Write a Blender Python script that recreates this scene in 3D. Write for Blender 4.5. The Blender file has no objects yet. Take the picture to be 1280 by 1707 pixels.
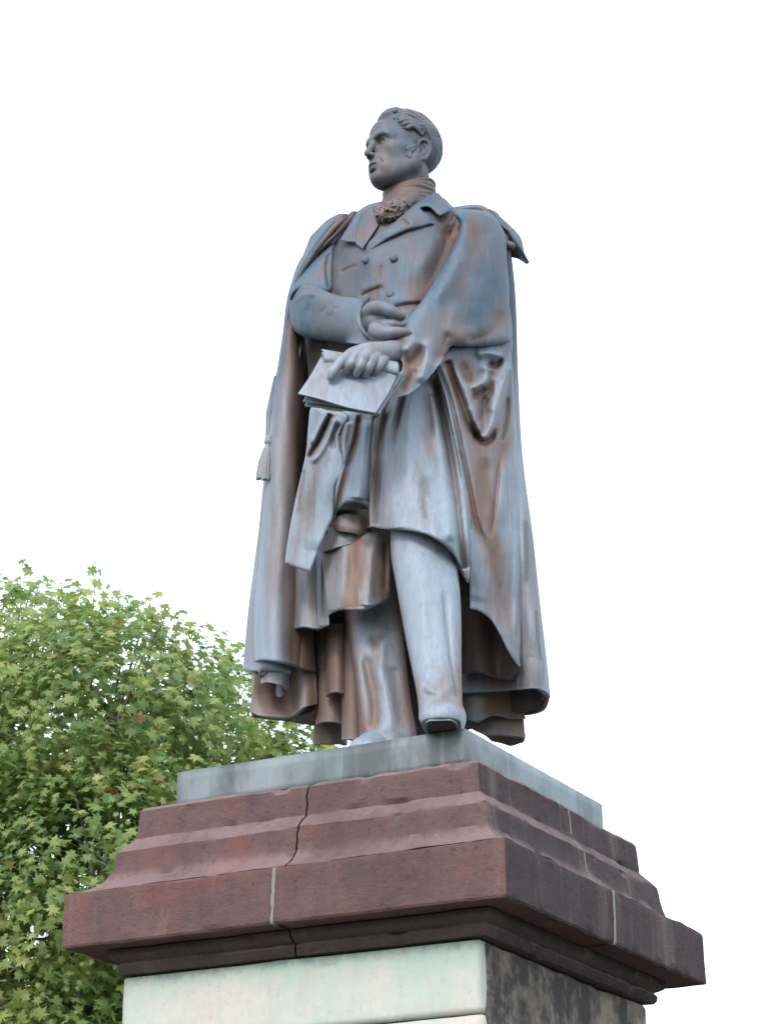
import bpy, math, random
import numpy as np
import openvdb
from mathutils import Vector, Matrix

random.seed(4)
rng = np.random.default_rng(7)
SC = bpy.context.scene
COL = SC.collection

# ------------------------------------------------------------------ camera
PIT = math.radians(21.725); FOC = 4030.0; CAMZ = 1.6
cam = bpy.data.objects.new('camera', bpy.data.cameras.new('camera'))
COL.objects.link(cam)
cam.location = (0, 0, CAMZ)
cam.rotation_euler = (math.pi/2 + PIT, 0, 0)
cam.data.sensor_fit = 'VERTICAL'; cam.data.sensor_height = 24
cam.data.lens = FOC/1707*24
cam.data.clip_start = 0.1; cam.data.clip_end = 3000
SC.camera = cam

# ------------------------------------------------------------------ light
SUN_EL, SUN_AZ = math.radians(38), math.radians(200)     # behind the camera, a little to the left
world = bpy.data.worlds.new("World"); SC.world = world; world.use_nodes = True
wn = world.node_tree; wn.nodes.clear()
sky = wn.nodes.new('ShaderNodeTexSky'); sky.sky_type = 'NISHITA'; sky.sun_disc = False
sky.sun_elevation = SUN_EL; sky.sun_rotation = SUN_AZ
sky.air_density = 1.0; sky.dust_density = 2.0; sky.ozone_density = 1.5
mixw = wn.nodes.new('ShaderNodeMix'); mixw.data_type = 'RGBA'; mixw.inputs[0].default_value = 0.6
mixw.inputs[7].default_value = (10.5, 11.4, 12.4, 1)      # overcast veil over the clear sky
bgw = wn.nodes.new('ShaderNodeBackground'); bgw.inputs[1].default_value = 0.12
outw = wn.nodes.new('ShaderNodeOutputWorld')
wn.links.new(sky.outputs[0], mixw.inputs[6]); wn.links.new(mixw.outputs[2], bgw.inputs[0])
wn.links.new(bgw.outputs[0], outw.inputs[0])
sun = bpy.data.objects.new('sun', bpy.data.lights.new('sun', 'SUN')); COL.objects.link(sun)
sun.data.energy = 1.1; sun.data.angle = math.radians(14); sun.data.color = (1, 0.95, 0.88)
sd = Vector((math.sin(SUN_AZ)*math.cos(SUN_EL), math.cos(SUN_AZ)*math.cos(SUN_EL), math.sin(SUN_EL)))
sun.rotation_euler = sd.to_track_quat('Z', 'Y').to_euler(); sun.location = sd*30
SC.view_settings.view_transform = 'Standard'; SC.view_settings.look = 'None'
SC.view_settings.exposure = 0.93; SC.view_settings.gamma = 1.0
SC.view_settings.use_curve_mapping = False
SC.render.engine = 'CYCLES'
SC.cycles.max_bounces = 6

# ------------------------------------------------------------------ helpers
CP, SP = math.cos(PIT), math.sin(PIT)
Y0, US = 7.25, 0.002
def Rw(P):
    """(u, v, w): column and row of the picture plan, w depth in 2 mm steps from the upright plane through the statue -> metres"""
    P = np.asarray(P, float)
    x = (P[..., 0]-640)/FOC; up = -(P[..., 1]-853.5)/FOC
    Y = Y0 + US*P[..., 2]
    fw = Y/(CP-up*SP)
    return np.stack([fw*x, Y, fw*(SP+up*CP)+CAMZ], -1)

def spl(pts, n=8, closed=False):
    P = np.asarray(pts, float); N = len(P)
    if N < 3 and not closed:
        t = np.linspace(0, 1, n*(N-1)+1)[:, None]
        return P[0]*(1-t)+P[-1]*t
    idx = range(N) if closed else range(N-1)
    out = []
    for i in idx:
        if closed: a, b, c, d = P[(i-1) % N], P[i], P[(i+1) % N], P[(i+2) % N]
        else: a, b, c, d = P[max(i-1, 0)], P[i], P[i+1], P[min(i+2, N-1)]
        if np.allclose(b, c): continue
        t = np.linspace(0, 1, n, endpoint=False)[:, None]
        out.append(0.5*((2*b)+(-a+c)*t+(2*a-5*b+4*c-d)*t*t+(-a+3*b-3*c+d)*t**3))
    out = np.concatenate(out)
    return out if closed else np.vstack([out, P[-1]])

def resample(P, n):
    """spline through P evaluated at n even index steps"""
    P = np.asarray(P, float); N = len(P)
    if N == 1: return np.repeat(P, n, 0)
    t = np.linspace(0, N-1, n); i = np.minimum(t.astype(int), N-2); f = (t-i)[:, None]
    a, b, c, d = P[np.maximum(i-1, 0)], P[i], P[i+1], P[np.minimum(i+2, N-1)]
    return 0.5*((2*b)+(-a+c)*f+(2*a-5*b+4*c-d)*f*f+(-a+3*b-3*c+d)*f**3)

def dist_line(U, V, L, closed=False):
    """distance to polyline L, nearest point, fraction along it, signed side"""
    A = L[:, :2]; B = np.roll(A, -1, 0) if closed else A[1:]
    if not closed: A = A[:-1]
    shp = U.shape; u = U.ravel(); v = V.ravel()
    best = np.full(u.shape, 1e9); nx = np.zeros_like(u); ny = np.zeros_like(u); tt = np.zeros_like(u); sg = np.ones_like(u)
    n = len(A)
    for k in range(n):
        ax, ay = A[k]; dx, dy = B[k]-A[k]; q = dx*dx+dy*dy
        if q < 1e-9: continue
        t = np.clip(((u-ax)*dx+(v-ay)*dy)/q, 0, 1)
        px = ax+t*dx; py = ay+t*dy
        d = (u-px)**2+(v-py)**2
        m = d < best
        best[m] = d[m]; nx[m] = px[m]; ny[m] = py[m]; tt[m] = (k+t[m])/n
        s = np.sign(dx*(v-ay)-dy*(u-ax)); sg[m] = s[m]
    return (np.sqrt(best).reshape(shp), nx.reshape(shp), ny.reshape(shp), tt.reshape(shp), sg.reshape(shp))

def inside(U, V, L):
    u = U.ravel(); v = V.ravel(); c = np.zeros(u.shape, bool)
    A = L[:, :2]; B = np.roll(A, -1, 0)
    for (ax, ay), (bx, by) in zip(A, B):
        if ay == by: continue
        m = ((ay > v) != (by > v)) & (u < (bx-ax)*(v-ay)/(by-ay)+ax)
        c ^= m
    return c.reshape(U.shape)

def tps(base, U, V):
    B = np.asarray(base, float)
    if len(B) == 1: return np.full(U.shape, B[0, 2])
    if len(B) < 3:
        d = B[1, :2]-B[0, :2]; t = ((U-B[0, 0])*d[0]+(V-B[0, 1])*d[1])/(d@d)
        return B[0, 2]+(B[1, 2]-B[0, 2])*t
    P = B[:, :2]/100; n = len(P)
    def k(r2): return 0.5*r2*np.log(np.maximum(r2, 1e-9))
    r2 = ((P[:, None]-P[None])**2).sum(-1)
    M = np.zeros((n+3, n+3)); M[:n, :n] = k(r2)+np.eye(n)*1e-3; M[:n, n] = 1; M[:n, n+1:] = P; M[n, :n] = 1; M[n+1:, :n] = P.T
    c = np.linalg.lstsq(M, np.r_[B[:, 2], 0, 0, 0], rcond=None)[0]
    u = U/100; v = V/100
    w = c[n]+c[n+1]*u+c[n+2]*v
    for i in range(n): w = w+c[i]*k((u-P[i, 0])**2+(v-P[i, 1])**2)
    return w

def smin(a, b, k):
    if k <= 0: return np.minimum(a, b)
    h = np.maximum(k-np.abs(a-b), 0)/k
    return np.minimum(a, b)-h*h*k*0.25

def apply_strokes(U, V, w, strokes):
    for s in strokes:
        pts, width, amp = s[0], s[1], s[2]; kind = s[3] if len(s) > 3 else 'g'
        L = spl(pts, 6)
        m = (U > L[:, 0].min()-width*4) & (U < L[:, 0].max()+width*4) & (V > L[:, 1].min()-width*4) & (V < L[:, 1].max()+width*4)
        if not m.any(): continue
        d, _, _, t, sg = dist_line(U[m], V[m], L)
        fade0, fade1 = (s[4] if len(s) > 4 else (0.15, 0.15))
        ln = np.linalg.norm(np.diff(L[:, :2], axis=0), axis=1).sum(); q = min(0.5, 1.6*width/ln)
        if kind == 'g':
            if fade0 > 0.06: fade0 = max(fade0, q)
            if fade1 > 0.06: fade1 = max(fade1, q)
        f = np.ones_like(t)
        if fade0 > 0: f *= np.clip(t/fade0, 0, 1)
        if fade1 > 0: f *= np.clip((1-t)/fade1, 0, 1)
        f = f*f*(3-2*f)
        if kind == 'g':
            w[m] += amp*f*(0.65*np.exp(-(d/width)**2)+0.35*np.maximum(1-d/(1.5*width), 0)**1.4 if amp < 0 else 0.55*np.exp(-(d/width)**2)+0.45*np.maximum(1-d/(1.5*width), 0)**1.6)
        elif kind == 's':        # a lip: abrupt on the right of the line's direction, fading out on the other side
            x = d*sg
            up = 1/(1+np.exp(-np.clip(x/1.3, -30, 30)))
            w[m] += amp*f*up*np.exp(-np.maximum(x, 0)**2/(width*width))
        elif kind == 'r':        # sharp ridge
            w[m] += amp*f*np.maximum(1-d/width, 0)**1.5
    return w

def vnoise(P, scale, seed=0):
    """smooth value noise on points"""
    Q = np.asarray(P)/scale+seed*17.31
    i = np.floor(Q).astype(np.int64); f = Q-i; f = f*f*(3-2*f)
    def h(a):
        x = (a[..., 0]*374761393+a[..., 1]*668265263+a[..., 2]*2147483647+seed*9176) & 0xffffffff
        x = (x ^ (x >> 13))*1274126177 & 0xffffffff
        return ((x ^ (x >> 16)) & 0xffff)/65535.0*2-1
    r = 0
    for dx in (0, 1):
        for dy in (0, 1):
            for dz in (0, 1):
                wgt = (f[..., 0] if dx else 1-f[..., 0])*(f[..., 1] if dy else 1-f[..., 1])*(f[..., 2] if dz else 1-f[..., 2])
                r = r+wgt*h(i+np.array([dx, dy, dz]))
    return r

class Geo:
    """collects quads/tris in world metres"""
    def __init__(s): s.v = []; s.f3 = []; s.f4 = []; s.n = 0; s.b = []; s.cb = 0.0; s.t = []; s.ct = 0.0
    def add(s, V, F4=None, F3=None):
        V = np.asarray(V, float)
        if F4 is not None and len(F4): F4 = np.asarray(F4)
        else: F4 = np.zeros((0, 4), int)
        if F3 is not None and len(F3): F3 = np.asarray(F3)
        else: F3 = np.zeros((0, 3), int)
        # orient outwards by signed volume
        T = np.vstack([F4[:, [0, 1, 2]], F4[:, [0, 2, 3]], F3]); c = V.mean(0); W = V-c
        vol = np.einsum('ij,ij->i', W[T[:, 0]], np.cross(W[T[:, 1]], W[T[:, 2]])).sum()
        if vol < 0: F4 = F4[:, ::-1]; F3 = F3[:, ::-1]
        s.t.append(np.broadcast_to(np.asarray(s.ct, float), (len(V),)).copy() if np.ndim(s.ct) == 0 or len(s.ct) == len(V) else np.zeros(len(V)))
        s.b.append(np.broadcast_to(np.asarray(s.cb, float), (len(V),)).copy() if np.ndim(s.cb) == 0 or len(s.cb) == len(V) else np.zeros(len(V))); s.v.append(V); s.f4.append(F4+s.n); s.f3.append(F3+s.n); s.n += len(V)
        return s

ROOTLOC = {}
def link(name, me, parent=None, mat=None):
    o = bpy.data.objects.new(name, me); COL.objects.link(o)
    if parent is not None: o.location = -(ROOTLOC.get(parent.name) or Vector())
    if parent is not None: o.parent = parent
    if mat is not None: me.materials.append(mat)
    return o

def make_mesh(name, V, F4, F3=None, smooth=True):
    me = bpy.data.meshes.new(name)
    F3 = np.zeros((0, 3), int) if F3 is None else F3
    nv = len(V); n4 = len(F4); n3 = len(F3)
    me.vertices.add(nv); me.vertices.foreach_set('co', np.asarray(V, np.float32).ravel())
    idx = np.concatenate([np.asarray(F4, np.int32).ravel(), np.asarray(F3, np.int32).ravel()])
    me.loops.add(len(idx)); me.loops.foreach_set('vertex_index', idx)
    me.polygons.add(n4+n3)
    st = np.concatenate([np.arange(n4)*4, n4*4+np.arange(n3)*3]).astype(np.int32)
    me.polygons.foreach_set('loop_start', st)
    me.update(calc_edges=True); me.validate()
    if smooth: me.shade_smooth()
    return me

def crest_attr(me, V, F4, F3, its=14, scale=0.004):
    """how proud of its surroundings each vertex stands: rain-washed crests weather pale, hollows keep brown bronze"""
    E = np.vstack([F4[:, [0, 1]], F4[:, [1, 2]], F4[:, [2, 3]], F4[:, [3, 0]], F3[:, [0, 1]], F3[:, [1, 2]], F3[:, [2, 0]]]) if len(F3) else np.vstack([F4[:, [0, 1]], F4[:, [1, 2]], F4[:, [2, 3]], F4[:, [3, 0]]])
    n = len(V); a = E[:, 0]; b = E[:, 1]
    deg = np.maximum(np.bincount(a, minlength=n)+np.bincount(b, minlength=n), 1)
    S = V.copy(); N = np.zeros((n*3)); me.vertices.foreach_get('normal', N); N = N.reshape(-1, 3); c = 0
    for it in range(its*7):
        S = np.stack([(np.bincount(a, S[b, k], n)+np.bincount(b, S[a, k], n))/deg for k in range(3)], 1)*0.8+S*0.2
        if it == its-1: c = 0.45*np.clip(np.einsum('ij,ij->i', V-S, N)/scale, -3, 3)
    c = c+0.5*np.clip(np.einsum('ij,ij->i', V-S, N)/(scale*2.6), -3, 3)
    for _ in range(6): c = (np.bincount(a, c[b], n)+np.bincount(b, c[a], n))/deg*0.6+c*0.4
    at = me.attributes.new('crest', 'FLOAT', 'POINT'); at.data.foreach_set('value', c.astype(np.float32))

def finish(name, g, parent, mat, crest=True, its=14, scale=0.004, smooth=True):
    V = np.vstack(g.v); F4 = np.vstack(g.f4); F3 = np.vstack(g.f3)
    me = make_mesh(name, V, F4, F3, smooth)
    if crest and len(me.vertices) == len(V):
        crest_attr(me, V, F4, F3, its, scale)
        at = me.attributes.new('shelter_shade', 'FLOAT', 'POINT'); at.data.foreach_set('value', np.concatenate(g.b).astype(np.float32))
        at = me.attributes.new('stain', 'FLOAT', 'POINT'); at.data.foreach_set('value', np.concatenate(g.t).astype(np.float32))
    return link(name, me, parent, mat)

def close_sheet(g, front, back, F4, F3):
    """two sheets with the same faces joined by a rim"""
    n = len(front)
    E = [F4[:, [0, 1]], F4[:, [1, 2]], F4[:, [2, 3]], F4[:, [3, 0]]]
    if len(F3): E += [F3[:, [0, 1]], F3[:, [1, 2]], F3[:, [2, 0]]]
    E = np.vstack(E)
    key = E[:, 0].astype(np.int64)*n+E[:, 1]; rev = E[:, 1].astype(np.int64)*n+E[:, 0]
    bd = E[~np.isin(key, rev)]
    rim = np.stack([bd[:, 1], bd[:, 0], bd[:, 0]+n, bd[:, 1]+n], 1)
    g.add(np.vstack([front, back]), np.vstack([F4, F4[:, ::-1]+n, rim]), np.vstack([F3, F3[:, ::-1]+n]) if len(F3) else None)

def stain_field(U, V, stains):
    """dark run-off marks that sit on the metal at known places"""
    T = np.zeros(U.shape)
    for pts, wd, val in stains:
        L = spl(pts, 4); m = (U > L[:, 0].min()-wd*3) & (U < L[:, 0].max()+wd*3) & (V > L[:, 1].min()-wd*3) & (V < L[:, 1].max()+wd*3)
        if m.any():
            d, _, _, t, _ = dist_line(U[m], V[m], L); T[m] = np.maximum(T[m], val*np.exp(-(d/wd)**3))
    return T

def relief(g, outline, base, strokes=(), R_=25, H=20, thick=16, step=1.7, opens=(), blur=3, backmin=None, wav=0.0, bias=0.0, stains=()):
    """a sculpted piece: its outline, the run of its surface in depth, rounded edges, folds cut and raised by strokes"""
    g.cb = bias; L = spl(outline, 6, True)
    u0, u1 = L[:, 0].min()-2*step, L[:, 0].max()+2*step; v0, v1 = L[:, 1].min()-2*step, L[:, 1].max()+2*step
    U, V = np.meshgrid(np.arange(u0, u1, step), np.arange(v0, v1, step), indexing='ij')
    ins = inside(U, V, L)
    d, nx, ny, _, _ = dist_line(U, V, L, True)
    snap = (d < step*0.72) & (~ins | (d < step*0.3))
    ok = ins | snap
    U = np.where(snap, nx, U); V = np.where(snap, ny, V); d = np.where(snap, 0, d)
    if opens:
        M = 0.5*(L+np.roll(L, -1, 0)); keep = np.ones(len(L), bool)
        for (ou, ov, orr) in opens: keep &= ((M[:, 0]-ou)**2+(M[:, 1]-ov)**2 > orr*orr)
        best = np.full(U.shape, 1e9)
        A = L[:, :2]; B = np.roll(A, -1, 0)
        for k in np.nonzero(keep)[0]:
            ax, ay = A[k]; dx, dy = B[k]-A[k]; q = dx*dx+dy*dy
            if q < 1e-9: continue
            t = np.clip(((U-ax)*dx+(V-ay)*dy)/q, 0, 1)
            best = np.minimum(best, (U-ax-t*dx)**2+(V-ay-t*dy)**2)
        de = np.sqrt(best)
    else: de = d
    h = H*np.sqrt(np.maximum(1-(1-np.minimum(de/R_, 1))**2, 0))
    msk = ok.astype(float)
    for _ in range(blur):
        hs = h*msk; acc = hs.copy(); wt = msk.copy()
        for ax in (0, 1):
            for sh in (-1, 1):
                acc += np.roll(hs, sh, ax); wt += np.roll(msk, sh, ax)
        h = np.where(ok & ~snap, acc/np.maximum(wt, 1), h)
    w = tps(base, U, V)-h
    w = apply_strokes(U, V, w, strokes)
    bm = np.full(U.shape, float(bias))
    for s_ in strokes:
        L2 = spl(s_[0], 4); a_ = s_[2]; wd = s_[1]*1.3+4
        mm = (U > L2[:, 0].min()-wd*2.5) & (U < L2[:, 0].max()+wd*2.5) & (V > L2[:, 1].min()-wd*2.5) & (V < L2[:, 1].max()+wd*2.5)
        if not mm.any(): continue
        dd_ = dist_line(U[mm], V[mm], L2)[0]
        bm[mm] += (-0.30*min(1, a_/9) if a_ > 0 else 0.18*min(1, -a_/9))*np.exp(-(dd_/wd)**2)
    if wav:
        P = np.stack([U, V*0.35, U*0], -1)
        w = w+wav*vnoise(P, 22, 3)+wav*0.5*vnoise(P, 9, 5)
    if backmin is None: bw = np.maximum(w+thick, tps(base, U, V)+thick*0.5)
    else: bw = np.maximum(tps(backmin, U, V), w+3)
    idx = -np.ones(U.shape, int); idx[ok] = np.arange(ok.sum())
    fr = Rw(np.stack([U[ok], V[ok], w[ok]], -1)); bk = Rw(np.stack([U[ok], V[ok], bw[ok]], -1))
    a, b, c, e = idx[:-1, :-1], idx[1:, :-1], idx[1:, 1:], idx[:-1, 1:]
    q = np.stack([a, b, c, e], -1).reshape(-1, 4); nb = (q >= 0).sum(1)
    F4 = q[nb == 4]
    t = q[nb == 3]; F3 = t[t >= 0].reshape(-1, 3) if len(t) else np.zeros((0, 3), int)
    g.cb = np.r_[bm[ok], bm[ok]-0.4]; tf = stain_field(U[ok], V[ok], stains); g.ct = np.r_[tf, tf*0]
    close_sheet(g, fr, bk, F4, F3)
    return g

def grid_faces(nu, nv, cu=False):
    i = np.arange(nv-1)[:, None]; j = np.arange(nu if cu else nu-1)[None]
    a = i*nu+j; b = i*nu+(j+1) % nu; c = (i+1)*nu+(j+1) % nu; d = (i+1)*nu+j
    return np.stack([a, b, c, d], -1).reshape(-1, 4)

def loft(g, rows, nu=48, nv=60, thick=0.014, wav=0.0, bias=0.0, stains=()):
    """cloth hung between rows of points; thick in metres"""
    Rr = np.stack([resample(r, nu) for r in rows])          # rows, nu, 3
    G = np.stack([resample(Rr[:, k], nv) for k in range(nu)], 1)   # nv, nu, 3
    if wav: G[..., 2] += wav*vnoise(np.stack([G[..., 0], G[..., 1]*0.3, G[..., 2]], -1), 18, 2)
    P = Rw(G)
    du = np.gradient(P, axis=1); dv = np.gradient(P, axis=0); N = np.cross(du, dv)
    N /= np.maximum(np.linalg.norm(N, axis=-1, keepdims=True), 1e-9)
    bb = np.full(nu, float(bias)) if np.ndim(bias) == 0 else np.interp(np.linspace(0, 1, nu), np.linspace(0, 1, len(bias)), bias)
    g.cb = np.tile(bb, 2*nv); g.ct = np.tile(stain_field(G[..., 0], G[..., 1], stains).ravel(), 2)
    F4 = grid_faces(nu, nv)
    close_sheet(g, (P+N*thick/2).reshape(-1, 3), (P-N*thick/2).reshape(-1, 3), F4, np.zeros((0, 3), int))
    return g

def tube(g, rows, nu=56, nv=90, strokes=(), dr=1.0, bias=0.0, stains=()):
    """closed limb: rows (u, v, w, half width, half depth)"""
    g.cb = bias; Q = resample(rows, nv)
    th = np.linspace(0, 2*math.pi, nu, endpoint=False)
    U = Q[:, 0:1]+Q[:, 3:4]*np.sin(th); W = Q[:, 2:3]-Q[:, 4:5]*np.cos(th)*dr; V = np.repeat(Q[:, 1:2], nu, 1)
    front = np.cos(th)[None] > -0.2
    W2 = apply_strokes(U.copy(), V.copy(), W.copy(), strokes); W = np.where(front, W2, W)
    P = Rw(np.stack([U, V, W], -1)).reshape(-1, 3)
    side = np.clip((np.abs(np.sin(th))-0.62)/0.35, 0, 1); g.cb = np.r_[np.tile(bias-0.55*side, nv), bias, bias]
    g.ct = np.r_[(stain_field(U, V, stains)*front).ravel(), 0, 0]
    F4 = grid_faces(nu, nv, True)
    c0 = P[:nu].mean(0); c1 = P[-nu:].mean(0); n = len(P); P = np.vstack([P, c0, c1])
    j = np.arange(nu)
    t0 = np.stack([(j+1) % nu, j, np.full(nu, n)], 1); t1 = np.stack([(nv-1)*nu+j, (nv-1)*nu+(j+1) % nu, np.full(nu, n+1)], 1)
    g.add(P, F4, np.vstack([t0, t1]))
    return g

class Vox:
    """solid modelling on a voxel grid, metres or any unit"""
    def __init__(s, lo, hi, vx):
        s.lo = np.asarray(lo, float); s.vx = vx
        n = np.ceil((np.asarray(hi, float)-s.lo)/vx).astype(int)+1
        s.ax = [s.lo[k]+np.arange(n[k])*vx for k in range(3)]
        s.big = vx*30
        s.F = np.full(n, s.big)
    def box(s, lo, hi, m):
        sl = []
        for k in range(3):
            a = int(max(0, math.floor((min(lo[k], hi[k])-m-s.lo[k])/s.vx))); b = int(min(len(s.ax[k]), math.ceil((max(lo[k], hi[k])+m-s.lo[k])/s.vx)+1))
            sl.append(slice(a, max(a, b)))
        sl = tuple(sl)
        return sl, s.ax[0][sl[0]][:, None, None], s.ax[1][sl[1]][None, :, None], s.ax[2][sl[2]][None, None, :]
    def put(s, sl, d, k, op):
        if op == '+': s.F[sl] = smin(s.F[sl], d, k)
        else: s.F[sl] = -smin(-s.F[sl], d, k)       # subtract
    def cone(s, a, b, ra, rb, k=0.0, op='+', sq=(1, 1, 1)):
        a = np.asarray(a, float); b = np.asarray(b, float); m = max(ra, rb)+k+s.vx*5
        sl, X, Y, Z = s.box(np.minimum(a, b), np.maximum(a, b), m)
        d = b-a; L2 = max(d@d, 1e-12)
        t = np.clip(((X-a[0])*d[0]+(Y-a[1])*d[1]+(Z-a[2])*d[2])/L2, 0, 1)
        q = np.sqrt(((X-a[0]-t*d[0])/sq[0])**2+((Y-a[1]-t*d[1])/sq[1])**2+((Z-a[2]-t*d[2])/sq[2])**2)-(ra+(rb-ra)*t)
        s.put(sl, q, k, op); return s
    def chain(s, pts, k=0.0, op='+', n=1):
        Q = np.asarray(pts, float)
        if n > 1: Q = resample(Q, (len(Q)-1)*n+1)
        for p, q in zip(Q[:-1], Q[1:]): s.cone(p[:3], q[:3], p[3], q[3], k, op)
        return s
    def ell(s, c, r, k=0.0, op='+', rz=0, ry=0):
        c = np.asarray(c, float); m = max(r)+k+s.vx*5
        sl, X, Y, Z = s.box(c, c, m)
        x, y, z = X-c[0], Y-c[1], Z-c[2]
        if rz: cz, sz = math.cos(rz), math.sin(rz); x, y = cz*x+sz*y, -sz*x+cz*y
        if ry: cy, sy = math.cos(ry), math.sin(ry); x, z = cy*x+sy*z, -sy*x+cy*z
        q = np.sqrt((x/r[0])**2+(y/r[1])**2+(z/r[2])**2)
        g_ = np.sqrt((x/r[0]**2)**2+(y/r[1]**2)**2+(z/r[2]**2)**2)
        d = np.where(q < 0.05, -min(r), q*(q-1)/np.maximum(g_, 1e-9))
        s.put(sl, d, k, op); return s
    def smooth(s, n=1):
        for _ in range(n):
            for ax in range(3):
                s.F = (np.roll(s.F, 1, ax)+2*s.F+np.roll(s.F, -1, ax))/4
        return s
    def mesh(s):
        g_ = openvdb.FloatGrid(background=s.big)
        g_.copyFromArray(s.F.astype(np.float32))
        p, q = g_.convertToQuads(isovalue=0.0)
        return np.asarray(p, float)*s.vx+s.lo, np.asarray(q, int)
    def into(s, g, M=None):
        p, q = s.mesh()
        if M is not None:
            M = np.array(M); p = p@M[:3, :3].T+M[:3, 3]
        g.add(p, q); return g

def R1(u, v, w): return Rw(np.array([u, v, w], float))
def chainR(vox, pts, k=0.0, n=3, op='+'):
    """pts (u, v, w, radius in 2 mm steps)"""
    Q = resample(np.asarray(pts, float), (len(pts)-1)*n+1) if len(pts) > 2 else np.asarray(pts, float)
    P = Rw(Q[:, :3]); r = Q[:, 3]*US
    for i in range(len(P)-1): vox.cone(P[i], P[i+1], r[i], r[i+1], k*US, op)

# ------------------------------------------------------------------ node helpers
def newmat(name):
    m = bpy.data.materials.new(name); m.use_nodes = True
    nt = m.node_tree; b = nt.nodes['Principled BSDF']
    return m, nt, b
def N(nt, t, **kw):
    n = nt.nodes.new(t)
    for k, v in kw.items(): setattr(n, k, v)
    return n
def noise(nt, scale, detail=6, rough=0.6, stretch=None, rot=None, dist=0):
    tc = N(nt, 'ShaderNodeTexCoord'); n = N(nt, 'ShaderNodeTexNoise')
    n.inputs['Scale'].default_value = scale; n.inputs['Detail'].default_value = detail; n.inputs['Roughness'].default_value = rough
    n.inputs['Distortion'].default_value = dist
    mp = N(nt, 'ShaderNodeMapping')
    if stretch: mp.inputs['Scale'].default_value = stretch
    if rot: mp.inputs['Rotation'].default_value = rot
    nt.links.new(tc.outputs['Object'], mp.inputs[0]); nt.links.new(mp.outputs[0], n.inputs['Vector'])
    return n.outputs[0]
def ramp(nt, fac, stops, interp='LINEAR'):
    r = N(nt, 'ShaderNodeValToRGB'); r.color_ramp.interpolation = interp
    els = r.color_ramp.elements
    while len(els) < len(stops): els.new(0.5)
    for e, (p, c) in zip(els, stops):
        e.position = p; e.color = (c, c, c, 1) if isinstance(c, (int, float)) else (*c, 1)
    nt.links.new(fac, r.inputs[0]); return r.outputs[0]
def math_(nt, op, a, b=None, c=None, clamp=False):
    n = N(nt, 'ShaderNodeMath', operation=op, use_clamp=clamp)
    for i, x in enumerate((a, b, c)):
        if x is None: continue
        if isinstance(x, (int, float)): n.inputs[i].default_value = x
        else: nt.links.new(x, n.inputs[i])
    return n.outputs[0]
def mix(nt, fac, a, b, typ='MIX'):
    n = N(nt, 'ShaderNodeMix', data_type='RGBA', blend_type=typ)
    for i, x in ((0, fac), (6, a), (7, b)):
        if isinstance(x, (int, float)): n.inputs[i].default_value = x
        elif isinstance(x, tuple): n.inputs[i].default_value = (*x, 1)
        else: nt.links.new(x, n.inputs[i])
    return n.outputs[2]
def bump(nt, h, strength, dist, b):
    n = N(nt, 'ShaderNodeBump'); n.inputs['Strength'].default_value = strength; n.inputs['Distance'].default_value = dist
    nt.links.new(h, n.inputs['Height']); nt.links.new(n.outputs[0], b.inputs['Normal'])

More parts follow.
